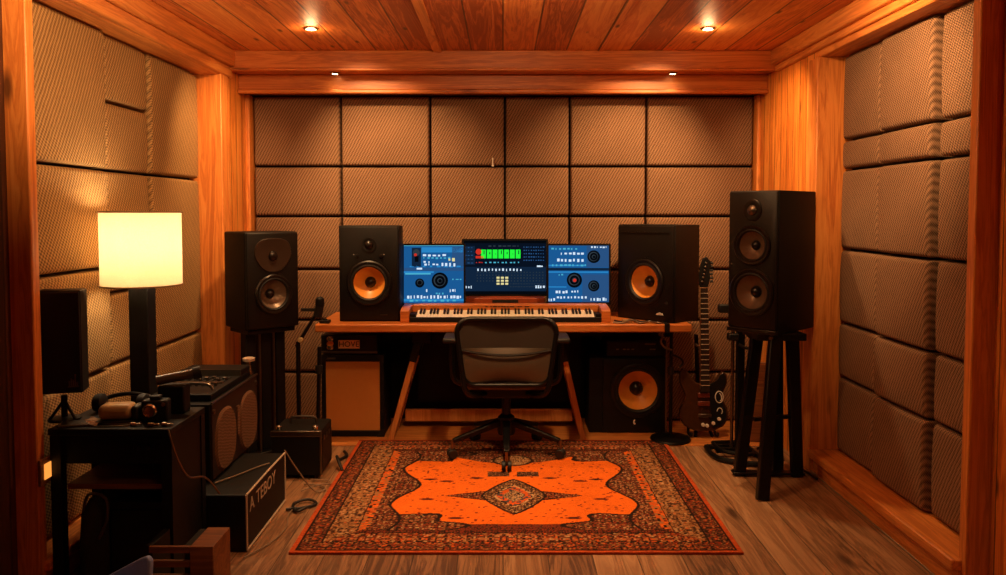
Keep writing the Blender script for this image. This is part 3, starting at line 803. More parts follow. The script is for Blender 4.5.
monitor('middle dark screen with green level bars above the piano', (.013, 5.36, DT+.12), 0, w, h, p, -R(3), False)

# ------------------------------------------------------------------ items along the desk edge
def cable(name, pts, r, mat, label, cat='cable', group=None):
    return tag(MB().tube(pts, r, 8).build(name, mat), label, cat, group)
cable('cable', [(.68,4.90,DT+.006),(.74,4.88,DT+.006),(.79,4.90,DT+.02),(.84,4.87,DT+.006),(.90,4.90,DT+.012),(.95,4.87,DT+.006),(.98,4.89,DT+.006)], .006, 'nickel', 'silvery cable lying in loops at the right of the desk')
cable('cable', [(.70,5.00,DT+.005),(.74,4.95,DT+.005),(.80,4.97,DT+.014),(.86,4.94,DT+.005),(.90,4.96,DT+.005)], .005, 'cable', 'black cable lying behind the silvery cable on the desk')
mb = MB().box(.74,.80,4.915,4.94,DT,DT+.02); mb.box(.81,.83,4.915,4.935,DT,DT+.014)
tag(mb.build('adapter', 'beige', bevel=.004), 'small beige adapter beside cables on the right of the desk', 'adapter')
mb = MB().box(-1.13,-1.07,4.89,4.95,DT,DT+.018); mb.cyl((-1.10,4.92,DT+.018),(-1.10,4.92,DT+.026),.014)
tag(mb.build('desk_controller', 'black', bevel=.003), 'tiny black controller on the left end of the desk', 'controller')

# ------------------------------------------------------------------ office chair
t = thing('office_chair', 'black swivel office chair with mesh and leather back at the desk', 'chair', (.02, 4.75, 0))
# back: rounded loop frame, dark upper mesh, bulging lower cushion
def loop(w0, w1, z0, z1, r, y, n=7):
    pts = []
    for cx, cz, a0, ww in ((1, 1, 0, w1), (-1, 1, 90, w1), (-1, -1, 180, w0), (1, -1, 270, w0)):
        for i in range(n):
            a = R(a0 + 90*i/(n-1)); zc = z1-r if cz > 0 else z0+r
            x = cx*(ww-r) + r*math.cos(a); z = zc + r*math.sin(a)
            pts.append((x, z))
    return pts
def yb(x, z): return -.25 + .05*(1-(x/.28)**2)*.9 - .04*(z-.5)
pts = loop(.25, .282, .47, .855, .075, 0)
P = [(x, yb(x, z), z) for x, z in pts]; P.append(P[0])
MB().tube(P, .015, 10, False).build('back_frame', 'blackm', t)
def sheet(x0f, z0, z1, off, nx=16, nz=10, bulge=0):
    mb = MB(); vs = []
    for s_ in (0, 1):
        for j in range(nz+1):
            z = z0+(z1-z0)*j/nz; ww = x0f(z)
            for i in range(nx+1):
                x = -ww+2*ww*i/nx
                b = bulge*(1-(x/ww)**2)*math.sin(PI*j/nz)
                vs.append((x, yb(x, z)-off-b + s_*(.012+bulge*.5+b), z))
    n = nx+1; m = (nx+1)*(nz+1); fs = []
    for j in range(nz):
        for i in range(nx):
            q = (j*n+i, j*n+i+1, (j+1)*n+i+1, (j+1)*n+i); fs.append(q); fs.append(tuple(reversed([k+m for k in q])))
    for i in range(nx): fs.append((i+1, i, m+i, m+i+1)); fs.append((nz*n+i, nz*n+i+1, m+nz*n+i+1, m+nz*n+i))
    for j in range(nz): fs.append((j*n, (j+1)*n, m+(j+1)*n, m+j*n)); fs.append(((j+1)*n+nx, j*n+nx, m+j*n+nx, m+(j+1)*n+nx))
    mb.add(vs, fs); return mb
def ww_(z):
    a = .25+(z-.47)*.08
    if z > .78: a -= .075*(1-math.sqrt(max(0, 1-((z-.78)/.075)**2)))
    if z < .55: a -= .075*(1-math.sqrt(max(0, 1-((.55-z)/.075)**2)))
    return a-.008
sheet(ww_, .66, .846, -.004).build('mesh_back', 'mesh', t)
sheet(lambda z: ww_(z)-.008, .49, .685, .0, bulge=.03).build('back_cushion', 'leather', t)
MB().tube([(-.25, yb(.25,.66)-.002, .675), (-.12, yb(.12,.64)-.034, .655), (0, yb(0,.64)-.042, .648), (.12, yb(.12,.64)-.034, .655), (.25, yb(.25,.66)-.002, .675)], .007, 8).build('back_rib', 'blackm', t)
MB().box(-.25, .25, -.19, .26, .43, .50).build('seat', 'leather', t, bevel=.03, seg=4)
MB().box(-.14, .14, -.12, .12, .37, .43).build('tilt_mechanism', 'blackm', t, bevel=.01)
for s in (-1, 1):
    MB().tube([(s*.10, -.08, .40), (s*.19, -.20, .405), (s*.235, yb(.235,.45)-.005, .45), (s*.25, yb(.25,.52), .54)], .016, 8).build('back_bracket', 'blackm', t)
    a = MB().tube([(s*.2, .03, .42), (s*.30, .02, .44), (s*.325, .0, .52), (s*.325, -.02, .70)], .016, 8).build('arm_post', 'blackm', t)
    MB().box(s*.325-.045, s*.325+.045, -.16, .085, .70, .73).build('armrest', 'rubber', t, bevel=.012, seg=3)
MB().cyl((0,0,.18), (0,0,.38), .026).build('gas_column', 'blackm', t)
bs = MB().lathe([(.05, .13), (.055, .15), (.05, .235), (.03, .25)], n=20).build('base_hub', 'blackm', t)
for k in range(5):
    a = R(-90+72*k); c, s = math.cos(a), math.sin(a)
    lg = MB().bar((c*.03, s*.03, .205), (c*.33, s*.33, .115), .05, .04, .034, .024).build('base_leg', 'blackm', t, bevel=.006)
    q = (c*.335, s*.335)
    MB().cyl((q[0], q[1], .05), (q[0], q[1], .12), .008).build('caster_stem', 'nickel', lg)
    for e in (-1, 1):
        px, py = q[0]-s*.017*e, q[1]+c*.017*e
        MB().cyl((px+s*.012*e, py-c*.012*e, .0405), (px-s*.011*e, py+c*.011*e, .0405), .0275).build('caster_wheel', 'rubber', lg, bevel=.004)
for o in t.children_recursive:
    pass
t.location.z = -.0005+.0005
# lift onto the rug
t.location.z = 0.0

# ------------------------------------------------------------------ guitar amp and head under the desk
t = thing('guitar_amp', 'black guitar amp with plain tan grille under the desk left', 'amplifier', (-.97, 5.13, .006))
w, h = .405, .535
MB().box(-w/2, w/2, .012, .30, 0, h).build('cabinet', 'black', t, bevel=.008)
fr = MB()
for a in ((-w/2, -w/2+.028, 0, h), (w/2-.028, w/2, 0, h), (-w/2+.028, w/2-.028, 0, .04), (-w/2+.028, w/2-.028, h-.045, h)): fr.box(a[0], a[1], -.012, .014, a[2], a[3])
fr.build('front_frame', 'black', t, bevel=.004)
MB().box(-w/2+.02, w/2-.02, -.002, .014, .03, h-.035).build('grille', 'tan', t)
for sx in (-1, 1):
    for z in (.0, h):
        s = 1 if z == 0 else -1
        MB().prism([(sx*w/2, z), (sx*(w/2-.05), z), (sx*(w/2-.04), z+s*.02), (sx*(w/2-.02), z+s*.045), (sx*w/2, z+s*.055)], -.015, -.010).build('corner_guard', 'rubber', t)
MB().box(-.17, -.11, -.014, -.011, h-.03, h-.018).build('badge', 'nickel', t)
t = thing('amp_head', 'small dark amp head with lettered plate on the tan grille amp', 'amplifier', (-1.0, 5.128, .006+h+.001))
MB().box(-.175, .19, .0, .19, .012, .125).build('case', 'black', t, bevel=.006)
MB().box(-.175, .19, -.004, .0, .006, .022).build('front_rail', 'nickel', t, bevel=.002)
MB().box(-.062, .075, -.004, .001, .038, .092).build('name_plate', plain('copper_plate', '#ffd8a8', .5), t)
text_mesh('lettering', 'HOVE', 'rubber', t, .05, Matrix.Translation((.0065, -.005, .065)) @ FRONT, .0005, 1.0)
for z in (.045, .07, .1):
    MB().lathe([(.018, 0), (.018, .006), (.012, .012), (.001, .013)], (-.115, 0, z), '-y', 14, sx=1.2).build('knob', 'chrome' if z != .07 else 'cone_o', t)
for sx in (-.15, .16):
    MB().box(sx-.02, sx+.02, .04, .15, 0, .012).build('foot', 'rubber', t)

# ------------------------------------------------------------------ subwoofer with a rack unit on top
t = thing('subwoofer', 'black subwoofer with large orange cone under the desk right', 'speaker', (.865, 5.20, .006))
w, h = .42, .50
MB().box(-w/2-.09, w/2, .012, .28, 0, h).build('cabinet', 'black', t, bevel=.008)
MB().box(-w/2, w/2-.005, -.002, .014, .008, h-.008).build('baffle', 'baffle', t, bevel=.006)
cut_cone_driver('woofer', t, .02, .285, .182, -.002, 'cone_o', 'baffle2')
MB().lathe([(.016, 0), (.016, .003), (.012, .004)], (.0, -.002, .075), '-y', 20, sx=.6).build('emblem', 'white', t)
MB().lathe([(.012, .003), (.012, .0055)], (.006, -.002, .079), '-y', 20, sx=.6).build('emblem_cutout', 'rubber', t)  # dark disc that leaves the white emblem as a crescent
t = thing('rack_unit', 'flat black rack unit with tiny lights on the subwoofer', 'audio rack unit', (.88, 5.21, .006+h+.001))
MB().box(-.2, .19, .0, .26, .006, .11).build('case', 'black', t, bevel=.004)
MB().box(-.19, .18, -.004, .001, .012, .104).build('faceplate', 'baffle', t, bevel=.002)
for x in (-.13, -.085, -.06, -.03, .09, .11): MB().box(x-.009, x+.009, -.006, -.003, .05, .058).build('indicator', 'nickel', t)
MB().box(.05, .12, -.006, -.003, .085, .092).build('badge', 'nickel', t)
for sx in (-.16, .15): MB().box(sx-.02, sx+.02, .03, .2, 0, .006).build('foot', 'rubber', t)

# ------------------------------------------------------------------ mic stand with a round base, under the desk's right end
t = thing('microphone_stand', 'black stand with round base before the subwoofer', 'microphone stand', (1.07, 5.05, .0062))
MB().lathe([(.125, 0), (.13, .006), (.125, .016), (.05, .024), (.02, .032)], n=40).build('base', 'blackm', t)
MB().cyl((0,0,.03), (0,0,.70), .011).build('pole', 'blackm', t)
MB().cyl((-.03,-.002,.05), (-.03,-.002,.62), .006).build('rod', 'nickel', t)
MB().cyl((0,0,.42), (0,0,.47), .018).build('collar', 'rubber', t)
MB().tube([(0,-.015,.58), (-.05,-.03,.60), (-.075,-.03,.64), (-.06,-.03,.67)], .007, 8).build('clip', 'nickel', t)
MB().tube([(.0,-.015,.55), (.05,-.02,.53), (.07,-.02,.50), (.05,-.02,.47)], .007, 8).build('hook', 'blackm', t)

# ------------------------------------------------------------------ electric guitar on its stand
t = thing('electric_guitar', 'brown and black electric guitar standing upright right of the desk', 'guitar', (1.297, 5.10, .05))
t.rotation_euler = (-R(5), 0, 0); t.scale = (1.06, 1.0, 1.075)
prof = [(.0,.0),(.06,.004),(.115,.03),(.145,.08),(.140,.14),(.112,.185),(.105,.215),(.122,.25),(.140,.29),(.138,.335),(.120,.355),(.098,.345),(.075,.305),(.045,.285),(.03,.285),
        (-.03,.285),(-.05,.29),(-.08,.315),(-.105,.365),(-.128,.375),(-.146,.35),(-.146,.29),(-.128,.25),(-.112,.215),(-.118,.18),(-.148,.13),(-.152,.08),(-.120,.03),(-.065,.004)]
MB().prism(prof, -.022, .022).build('body', 'gbody', t, bevel=.008, seg=3)
pg = [(.03,.28),(.07,.30),(.095,.335),(.118,.345),(.130,.325),(.128,.285),(.110,.25),(.092,.215),(.10,.18),(.128,.13),(.130,.08),(.10,.035),(.05,.02),(.03,.06),(.03,.12)]
MB().prism(pg, -.0255, -.021).build('pickguard', 'black', t, bevel=.001)
MB().prism([(-.028,.25),(.028,.25),(.024,.86),(-.024,.86)], -.038, -.018).build('neck', 'maple', t, bevel=.003)
fb = MB().prism([(-.027,.235),(.027,.235),(.022,.855),(-.022,.855)], -.042, -.037)
fb.mat(1)
for i in range(1, 20):
    z = .855 - .0305*i; w_ = .0225+(.855-z)/.62*.0045
    fb.box(-w_, w_, -.0445, -.0415, z-.002, z+.002)
fb.build('fingerboard', [plain('dark_fretboard', '#2a1a10', .5), 'piping'], t)
hd = [(-.021,.855),(.021,.855),(.032,.885),(.040,.92),(.036,.965),(.046,.985),(.044,1.015),(.018,1.045),(-.004,1.035),(-.018,1.0),(-.030,.93),(-.034,.89)]
MB().prism(hd, -.036, -.018).build('headstock', 'black', t, bevel=.004)
for i in range(6):
    z = .895+i*.022; 
    MB().lathe([(.006, 0), (.006, .01), (.003, .012)], (-.012+i*.005, -.036, z), '-y', 10).build('tuning_post', 'nickel', t)
    MB().cyl((.038, -.027, z), (.056, -.027, z+.002), .006, .009, 8).build('tuning_peg', 'rubber', t)
for z, m in ((.215, 'red'), (.165, 'red')): MB().box(-.042, .03, -.032, -.02, z-.014, z+.014).build('pickup', m, t, bevel=.003)
MB().box(-.04, .04, -.034, -.02, .085, .105).build('bridge', 'nickel', t, bevel=.003)
for x, z in ((-.012,.04), (.05,.05), (.012,.035), (.085,.075)): MB().lathe([(.011, 0), (.010, .014), (.002, .016)], (x, -.024, z), '-y', 14).build('knob', 'white', t)
em = MB()
em.tube([(.088+.024*math.cos(2*PI*i/20), -.0265, .205+.034*math.sin(2*PI*i/20)) for i in range(21)], .003, 6, False)
em.tube([(.088+.014*math.sin(a*.8), -.0265, .205+.022*math.cos(a)) for a in [x*.5 for x in range(8)]], .003, 6, False)
em.build('emblem', 'white', t)
em = MB().tube([(.09+.016*math.cos(a), -.0265, .12+.02*math.sin(a)) for a in [x*.4-.8 for x in range(11)]], .003, 6, False).build('emblem', 'white', t)
st = MB()
for i in range(6):
    x = -.015+i*.006; st.bar((x*1.3, -.036, .10), (x, -.046, .86), .0009)
st.build('strings', 'nickel', t)
t = thing('guitar_stand', 'black folding stand holding the electric guitar', 'guitar stand', (1.297, 5.145, 0))
MB().bar((0, .09, .02), (-.035, .05, .66), .022, .022).build('pole', 'blackm', t)
for s in (-1, 1):
    MB().tube([(0, .09, .25), (s*.03, .02, .10), (s*.055, -.04, .012)], .011, 8).build('leg', 'blackm', t)
    MB().tube([(s*.06, .06, .14), (s*.085, .03, .03), (s*.085, -.05, .022), (s*.085, -.06, .04)], .009, 8).build('cradle_arm', 'rubber', t)
MB().tube([(0, .09, .2), (0, .15, .1), (0, .20, .012)], .011, 8).build('leg', 'blackm', t)
MB().tube([(-.035, .05, .60), (-.05, .0, .60), (-.055, -.05, .605), (-.04, -.055, .60)], .008, 8).build('yoke', 'nickel', t)

# ------------------------------------------------------------------ stands and bits behind the tall speaker
t = thing('equipment_stand', 'black equipment stand with looped floor base behind the tall speaker', 'stand', (1.41, 4.72, 0))
MB().box(-.022, .022, -.022, .022, .02, .88).build('column', 'blackm', t, bevel=.004)
MB().cyl((-.045, 0, .03), (-.045, 0, .80), .010).build('rod', 'nickel', t)
MB().tube([(-.16, .14, .018), (-.165, -.02, .018), (-.12, -.13, .018), (.04, -.20, .018), (.10, -.15, .018), (.09, .05, .018), (.04, .14, .018), (-.16, .14, .018)], .016, 8).build('floor_loop', 'blackm', t)
MB().tube([(-.13, .10, .055), (-.13, -.02, .055), (-.09, -.10, .055), (.02, -.14, .055), (.06, -.08, .055), (.03, .10, .055), (-.13, .10, .055)], .012, 8).build('upper_loop', 'blackm', t)
MB().bar((-.14, .0, .04), (.08, -.02, .04), .03, .03).build('cross_bar', 'blackm', t)
MB().box(-.075, -.015, -.03, .03, .70, .74).build('clamp', 'rubber', t, bevel=.005)
MB().tube([(-.02, -.03, .68), (.03, -.05, .66), (.06, -.05, .70), (.03, -.03, .74)], .009, 8).build('clamp_lever', 'blackm', t)
MB().box(-.135, -.07, -.03, .02, .865, .915).build('head_block', 'rubber', t, bevel=.008)
MB().cyl((-.07, 0, .885), (.0, 0, .87), .012).build('head_arm', 'blackm', t)
bd = MB().box(-.085, .085, -.012, .012, 0, .50)
o = bd.build('plywood_board', 'brownwood', bevel=.003); o.location = (1.64, 5.0, .008); o.rotation_euler = (-R(4), 0, -R(10))
tag(o, 'upright brown plywood board behind the tall speaker legs', 'board')
cable('cable', [(1.66,4.62,.78),(1.67,4.63,.45),(1.70,4.60,.2),(1.69,4.55,.02),(1.685,4.46,.012),(1.70,4.36,.012),(1.705,4.28,.012)], .007, 'cable', 'black cable hanging down behind the tall speaker stand')
cable('cable', [(1.56,4.84,.012),(1.60,4.76,.05),(1.66,4.70,.012),(1.61,4.58,.012),(1.555,4.64,.012),(1.58,4.74,.03),(1.64,4.66,.012)], .008, 'cable', 'coiled black cable on the floor behind the speaker stand')
cable('cable', [(1.725,4.42,.012),(1.728,4.1,.008),(1.727,3.7,.008),(1.728,3.3,.008),(1.722,3.1,.008)], .0038, 'cable_w', 'pale cable running along the foot of the right wall')

# ------------------------------------------------------------------ boom microphone stand at the desk's left end
t = thing('boom_stand', 'black boom microphone stand left of the desk', 'microphone stand', (-1.20, 4.73, 0))
MB().cyl((-.02, 0, .02), (-.02, 0, .69), .013).build('pole', 'blackm', t)
MB().lathe([(.08, 0), (.085, .006), (.08, .016), (.02, .026)], (-.02, 0, 0), n=32).build('base', 'blackm', t)
MB().cyl((-.03, 0, .66), (.10, 0, .87), .012, .009).build('boom_arm', 'blackm', t)
MB().lathe([(.013, -.02), (.017, -.012), (.017, .012), (.013, .02)], (.0, -.005, .70), '-y', 16).build('clutch', 'beige', t)
mc = MB().cyl((.10, -.005, .84), (.115, -.01, .91), .026, .024).build('microphone', 'rubber', t)
MB().lathe([(.024, .90), (.027, .915), (.025, .945), (.012, .958), (.001, .960)], (.115, -.01, 0), n=18).build('microphone_grille', 'black', mc)
MB().bar((.0, 0, .88), (.10, 0, .88), .018, .018).build('shock_arm', 'rubber', t)
t = thing('boom_stand', 'thin black upright stand beside the tan grille amp', 'microphone stand', (-1.105, 4.70, 0))
MB().cyl((0, 0, .02), (0.015, .02, .66), .012).build('pole', 'blackm', t)
MB().lathe([(.065, 0), (.07, .006), (.065, .016), (.02, .026)], n=32).build('base', 'blackm', t)
MB().cyl((.011, .015, .50), (.012, .017, .55), .022).build('collar', 'rubber', t)

# ------------------------------------------------------------------ small amp with silver corners on the floor left
t = thing('guitar_amp', 'small black amp with silver top edge beside the rug', 'amplifier', (-1.13, 4.44, 0), R(0))
MB().prism([(-.135,.02),(.135,.02),(.135,.265),(-.135,.265)], -.13, .15).build('cabinet', 'black', t, bevel=.008)
MB().prism([(-.137,.235),(.137,.235),(.137,.268),(-.137,.268)], -.136, -.128).build('front_rail', 'nickel', t, bevel=.006)
MB().box(.130, .140, -.136, -.118, .02, .268).build('corner_edge', 'nickel', t, bevel=.003)
MB().box(.134, .139, -.10, .13, .05, .22).build('side_grille', 'baffle', t)
for y in (-.06, .0, .06): 
    MB().box(.138, .141, y-.014, y+.014, .20, .225).build('side_vent', 'nickel', t)
for x, y in ((-.10,-.10), (.10,-.10)): MB().lathe([(.016, .265), (.018, .285), (.010, .292)], (x, y, 0), n=14).build('knob', 'chrome', t)
MB().tube([(-.07, .04, .265), (-.06, .04, .30), (.06, .04, .30), (.07, .04, .265)], .008, 8).build('handle', 'nickel', t)
for x in (-.1, .1):
    for y in (-.1, .12): MB().cyl((x, y, 0), (x, y, .021), .015).build('foot', 'rubber', t)

# ------------------------------------------------------------------ black case with white piping and lettering
t = thing('equipment_case', 'black case with pale piping and lettering under the oval grille cabinet', 'case', (-1.10, 3.37, 0))
W_, D_, H_ = .30, .60, .25
MB().box(-W_, 0, 0, D_, 0, H_).build('body', 'black', t, bevel=.006)
def pipe(pts): return MB().tube(pts, .0045, 6, False).build('piping', 'piping', t)
pipe([(.002, 0, .01), (.002, 0, H_)]); pipe([(.002, D_, .01), (.002, D_, H_)])
pipe([(.002, 0, H_), (.002, D_*.5, H_+.003), (.002, D_, H_)])
pipe([(.002, 0, .01), (.002, D_, .01)])
text_mesh('lettering', 'A TEBOY', 'piping', t, .085, Matrix.Translation((.0015, .24, .185)) @ Matrix.Rotation(PI/2, 4, 'Z') @ FRONT, .0008, 1.15)
# ------------------------------------------------------------------ cabinet with two oval grilles, mixer on top
t = thing('speaker_cabinet', 'large dark speaker cabinet with two oval tan grilles', 'speaker cabinet', (-1.30, 3.53, .254))
MB().box(-.35, -.006, 0, .66, 0, .35).build('body', 'black', t, bevel=.006)
MB().box(-.008, .0, .006, .654, .006, .344).build('front_board', plain('dark_brown_tolex', '#2a1a12', .6), t)
def oval(cy, cz, ry, rz_, x):
    n = 40; q = []
    for i in range(n):
        a = 2*PI*i/n
        q.append((cy+ry*math.copysign(abs(math.cos(a))**.8, math.cos(a)), cz+rz_*math.copysign(abs(math.sin(a))**.8, math.sin(a))))
    return q
for cy in (.17, .50):
    q = oval(cy, .15, .135, .145, 0)
    mb = MB(); n = len(q)
    mb.add([(.0, y, z) for y, z in q] + [(.010, cy+(y-cy)*.93, .15+(z-.15)*.93) for y, z in q], [(i, (i+1)%n, n+(i+1)%n, n+i) for i in range(n)] + [tuple(range(n, 2*n)), tuple(reversed(range(n)))])
    mb.build('oval_grille', 'tan_d', t)
for cy in (.025, .635): MB().lathe([(.012, 0), (.012, .005), (.002, .008)], (0, cy, .31), 'x', 14).build('corner_bolt', 'nickel', t)
MB().tube([(.0, .0, .352), (.0, .66, .352)], .005, 6, False).build('edge_trim', 'nickel', t)
MB().box(.0, .006, .33, .36, .12, .26).build('name_strip', 'tan_d', t)
t = thing('mixing_console', 'small black mixer on the oval grille cabinet', 'mixer', (-1.47, 3.86, .606))
MB().box(-.15, .15, -.28, .28, 0, .03).build('chassis', 'black', t, bevel=.004)
MB().box(-.15, .15, .14, .28, .03, .06).build('rear_box', 'black', t, bevel=.006)
MB().box(-.15, .15, .132, .14, .03, .062).build('rear_edge', 'nickel', t)
MB().box(-.12, .12, -.05, -.03, .03, .036).build('silver_strip', 'nickel', t)
for i in range(8):
    MB().box(-.11+i*.03, -.095+i*.03, -.02, .10, .03, .034).build('fader_slot', 'rubber', t)
    MB().box(-.112+i*.03, -.093+i*.03, .0+.02*(i%3), .02+.02*(i%3), .034, .046).build('fader', 'nickel', t, bevel=.002)
for i in range(8): MB().cyl((-.103+i*.03, -.10, .03), (-.103+i*.03, -.10, .045), .008).build('knob', 'nickel', t)
MB().tube([(-.10, -.20, .035), (-.02, -.20, .06), (.10, -.20, .06), (.13, -.20, .035)], .007, 8).build('handle', 'nickel', t)
t = thing('lamp_holder', 'small pale metal fitting at the far corner of the oval grille cabinet', 'fitting', (-1.335, 4.17, .604))
MB().lathe([(.02, 0), (.022, .01), (.012, .03), (.010, .07)], n=16).build('stem', 'chrome', t)
MB().lathe([(.012, .07), (.03, .075), (.032, .09), (.02, .094)], n=16).build('cap', 'piping', t)

# ------------------------------------------------------------------ side table at the near left with gear on it
TZ = .634
t = thing('side_table', 'low black side table crowded with small gear at the near left', 'table', (0, 0, 0))
MB().box(-1.735, -1.265, 3.01, 3.36, TZ-.025, TZ).build('table_top', 'black', t, bevel=.003)
MB().box(-1.72, -1.28, 3.03, 3.05, TZ-.14, TZ-.025).build('drawer_front', 'black', t, bevel=.003)
for x in (-1.71, -1.285):
    for y in (3.035, 3.335): MB().box(x-.02, x+.02, y-.02, y+.02, 0, TZ-.025).build('leg', 'black', t)
MB().box(-1.69, -1.305, 3.06, 3.32, .385, .405).build('shelf', 'brownwood', t)
MB().box(-1.69, -1.305, 3.325, 3.34, .0, TZ-.025).build('back_panel', 'black', t)  # sheet added to keep the space under the table dark
MB().box(-1.283, -1.27, 3.055, 3.315, .0, TZ-.025).build('blackout_side', 'black', t)  # added too, closes the right end so it stays dark
MB().box(-1.60, -1.40, 3.028, 3.032, TZ-.09, TZ-.05).build('drawer_plate', 'baffle', t)
for x in (-1.4, -1.36): MB().lathe([(.01, 0), (.01, .012), (.002, .014)], (x, 3.03, TZ-.075), '-y', 12).build('knob', 'ring', t)
t = thing('small_speaker', 'small black box speaker with pale emblem beside the near left post', 'speaker', (-1.745, 3.15, TZ), R(14))
MB().lathe([(.06, 0), (.06, .008), (.012, .014)], n=24).build('stand_base', 'blackm', t)
MB().cyl((0,0,.01), (0,0,.10), .012).build('stand_neck', 'blackm', t)
for a in (25, 155): MB().cyl((0,0,.08), (.05*math.cos(R(a)), -.03, .01), .006).build('stand_strut', 'blackm', t)
MB().box(-.08, .08, -.05, .05, .115, .52).build('cabinet', 'black', t, bevel=.005)
MB().box(-.076, .076, -.056, -.048, .121, .514).build('grille', 'baffle2', t, bevel=.003)
em = MB()
for x, z0, z1 in ((.035,.145,.165),(.042,.145,.175),(.049,.145,.17),(.056,.145,.19),(.063,.145,.16)): em.box(x-.0022, x+.0022, -.058, -.055, z0, z1)
em.box(.03, .068, -.058, -.055, .140, .145)
em.build('emblem', 'nickel', t)
# rounded beige clock-like gadget
t = thing('beige_gadget', 'rounded beige handset with dark end lying on the side table', 'handset', (-1.512, 3.13, TZ), R(6))
MB().box(-.075, .055, -.045, .045, .012, .072).build('shell', 'beige', t, bevel=.024, seg=4)
MB().box(.050, .082, -.04, .04, .010, .066).build('dark_end', 'rubber', t, bevel=.012, seg=3)
MB().box(-.08, .08, -.05, .05, 0, .012).build('base', 'black', t, bevel=.004)
MB().tube([(-.06, -.052, .004), (.0, -.066, .004), (.06, -.055, .004)], .004, 6).build('cord', 'nickel', t)
t = thing('camera', 'black compact camera with shiny lens on the side table', 'camera', (-1.375, 3.14, TZ), R(8))
MB().box(-.05, .05, -.03, .03, .0, .085).build('body', 'black', t, bevel=.008)
MB().lathe([(.026, 0), (.027, .02), (.022, .026), (.018, .02), (.001, .019)], (-.012, -.03, .05), '-y', 24).build('lens', 'chrome', t)
MB().box(-.02, .02, -.02, .02, .085, .10).build('viewfinder', 'black', t, bevel=.004)
MB().lathe([(.008, 0), (.008, .004)], (.035, -.03, .07), '-y', 12).build('button', 'chrome', t)
t = thing('dark_flashlight', 'dark tube shaped torch lying behind the camera on side table', 'torch', (-1.36, 3.27, TZ))
MB().cyl((-.06, -.02, .135), (.07, .03, .155), .02).build('barrel', 'leather', t)
MB().cyl((.07, .03, .155), (.10, .042, .16), .026).build('head', 'rubber', t)
MB().box(-.055, .055, -.03, .04, 0, .115).build('cradle', 'black', t, bevel=.006)
t = thing('headphones', 'black headphones resting at the back of the side table', 'headphones', (-1.575, 3.28, TZ))
MB().tube([(-.09, 0, .03), (-.09, .06, .045), (0, .065, .06), (.09, .06, .045), (.09, 0, .03)], .009, 8).build('headband', 'blackm', t)
for s in (-1, 1): MB().lathe([(.034, -.02), (.038, -.008), (.038, .012), (.026, .02)], (s*.09, -.005, .038), 'x', 20).build('ear_cup', 'rubber', t)
for (x, y, rz, lb, m) in ((-1.66, 3.07, .3, 'thin dark tablet lying flat at the left of the side table', 'leather'), (-1.60, 3.09, -.35, 'crumpled brown paper note near the beige handset', 'paper')):
    if m == 'paper':
        mb = MB(); nx = 6; vs = [((i/nx-.5)*.11, (j/nx-.5)*.08, .004+.012*random.random()) for j in range(nx+1) for i in range(nx+1)]
        mb.add(vs, [(j*7+i, j*7+i+1, (j+1)*7+i+1, (j+1)*7+i) for j in range(nx) for i in range(nx)])
        o = mb.build('paper_note', m, smooth=False); o.location = (x, y, TZ); o.rotation_euler = (0,0,rz); tag(o, lb, 'paper')
    else:
        t = thing('tablet', lb, 'tablet', (x, y, TZ), rz)
        MB().box(-.055, .055, -.04, .04, 0, .01).build('body', m, t, bevel=.003); MB().box(-.048, .048, -.034, .034, .01, .0108).build('glass', 'black', t)
o = cable('earphone_wire', [(-1.70,3.035,TZ+.003),(-1.62,3.05,TZ+.003),(-1.56,3.035,TZ+.003),(-1.49,3.04,TZ+.003),(-1.42,3.06,TZ+.003)], .003, 'nickel', 'thin silvery wire along the front edge of side table', 'wire')
for x, y, lb in ((-1.415, 3.05, 'small shiny jack plug left of the camera'), (-1.345, 3.045, 'small shiny jack plug in front of the camera'), (-1.295, 3.05, 'small shiny jack plug at the right end of the side table')):
    o = MB().cyl((-.02,0,.008),(.0,0,.008),.008).cyl((0,0,.008),(.022,0,.008),.0045).build('jack_plug', 'chrome'); o.location = (x, y, TZ)
    tag(o, lb, 'plug', 'jack plugs on the side table')
o = cable('cable', [(-1.27,3.0,TZ+.002),(-1.255,2.995,TZ-.05),(-1.25,3.04,.5),(-1.235,3.10,.42),(-1.20,3.18,.39),(-1.17,3.25,.30)], .004, 'nickel', 'thin cable drooping off the right end of the side table')
# dark bag hung below the table, box below
t = thing('storage_box', 'black storage box on the floor under the side table', 'box', (-1.455, 3.13, 0))
MB().box(-.08, .145, -.06, .06, 0, .30).build('body', 'black', t, bevel=.006)
MB().box(-.08, .15, -.065, .065, .30, .33).build('lid', 'black', t, bevel=.005)
t = thing('shoulder_bag', 'dark olive bag with a strap slumped under the side table', 'bag', (-1.60, 3.09, 0))
bg = MB().lathe([(.03, 0), (.055, .02), (.06, .15), (.05, .28), (.02, .34)], n=18).build('body', plain('olive_bag_cloth', '#2c2414', .9), t)
MB().tube([(-.04, -.02, .28), (.0, -.05, .37), (.07, -.06, .36), (.075, -.06, .28), (.04, -.06, .20)], .006, 8).build('strap', 'leather', t)
t = thing('power_socket', 'warmly lit socket plate low on the left wall under the table', 'socket', (-1.742, 3.012, .48))
MB().box(.0, .012, -.06, .06, -.05, .05).build('plate', 'brownwood', t, bevel=.003)
MB().box(.012, .016, -.04, .04, -.03, .03).build('lit_outlet', 'warmled', t, bevel=.002)
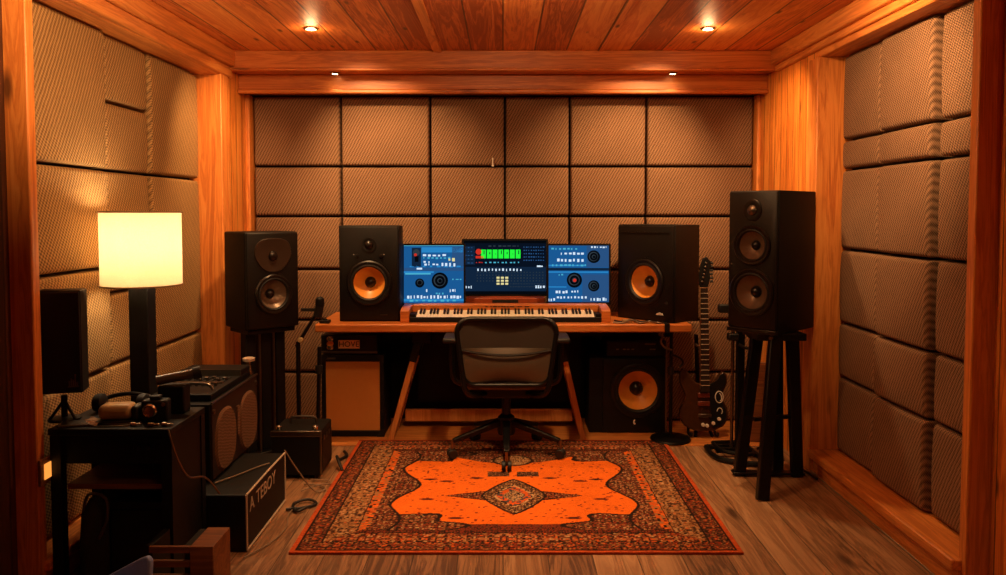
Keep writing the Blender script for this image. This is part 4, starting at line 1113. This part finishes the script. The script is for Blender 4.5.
# wooden crate at the very front
t = thing('wooden_crate', 'small slatted brown wooden crate on the floor below the case', 'crate', (-1.17, 2.92, 0))
MB().box(.04, .125, -.09, .09, 0, .255).build('side_box', 'brownwood', t, bevel=.003)
for z in (.02, .072, .124, .176, .228): MB().box(-.11, .039, -.085, -.07, z, z+.024).build('slat', 'brownwood', t, bevel=.002)
for x in (-.115, .025): MB().box(x-.012, x+.012, -.07, .085, 0, .25).build('post', 'black', t)
MB().box(-.103, .013, -.07, .085, .0, .015).build('bottom', 'brownwood', t)
# chain and lead on the floor, small things
t = thing('blue_chair', 'dusty blue plastic chair whose back corner shows at bottom left', 'chair', (-1.22, 2.55, 0), R(-20))
mb = MB()
def shell(poly, y0, y1): return MB().prism(poly, y0, y1)
shell([(-.20,.20),(.09,.20),(.10,.345),(.085,.358),(.05,.342),(-.09,.262),(-.2,.245)], -.012, .012).build('backrest', 'blue', t, bevel=.008, seg=3)
MB().box(-.20, .09, -.30, .0, .19, .215).build('seat', 'blue', t, bevel=.01)
for x in (-.18, .07):
    for y in (-.28, -.02): MB().cyl((x, y, 0), (x, y, .195), .012).build('leg', 'nickel', t)
# floor cables beside the rug
cable('cable', [(-1.10,3.98,.26),(-1.05,4.02,.15),(-.98,4.08,.02),(-.93,4.12,.012),(-.97,4.18,.012),(-1.06,4.20,.012)], .0038, 'cable_w', 'pale cable falling from the lettered case to the floor')
cable('cable', [(-1.06,3.84,.010),(-.97,3.87,.010),(-.93,3.92,.010),(-.98,3.96,.016),(-1.04,3.91,.012),(-1.0,3.81,.012),(-.96,3.85,.02)], .007, 'cable', 'black tangled cable on the floor between case and rug')
cable('cable', [(-1.05,4.09,.012),(-.96,4.14,.03),(-.92,4.2,.012),(-.95,4.26,.012),(-1.04,4.27,.012)], .0032, 'cable_w', 'pale cable curled before the small silver edged amp')
cable('cable', [(-1.09,3.30,.008),(-1.02,3.46,.008),(-1.0,3.62,.008),(-1.03,3.78,.008),(-1.02,3.92,.008)], .0028, 'cable_w', 'thin pale lead along the floor beside the lettered case')
cable('cable', [(-1.28,3.50,.258),(-1.22,3.60,.258),(-1.16,3.72,.258),(-1.12,3.78,.258)], .0032, 'cable_w', 'pale cable lying on top of the lettered case')
cable('cable', [(-.90,4.42,.012),(-.95,4.52,.06),(-.96,4.62,.012),(-.93,4.70,.012),(-.96,4.78,.012)], .009, 'cable', 'thick black cable behind the small silver edged amp')

scene.view_settings.view_transform = 'Standard'
scene.view_settings.look = 'None'
scene.view_settings.exposure = 0.0
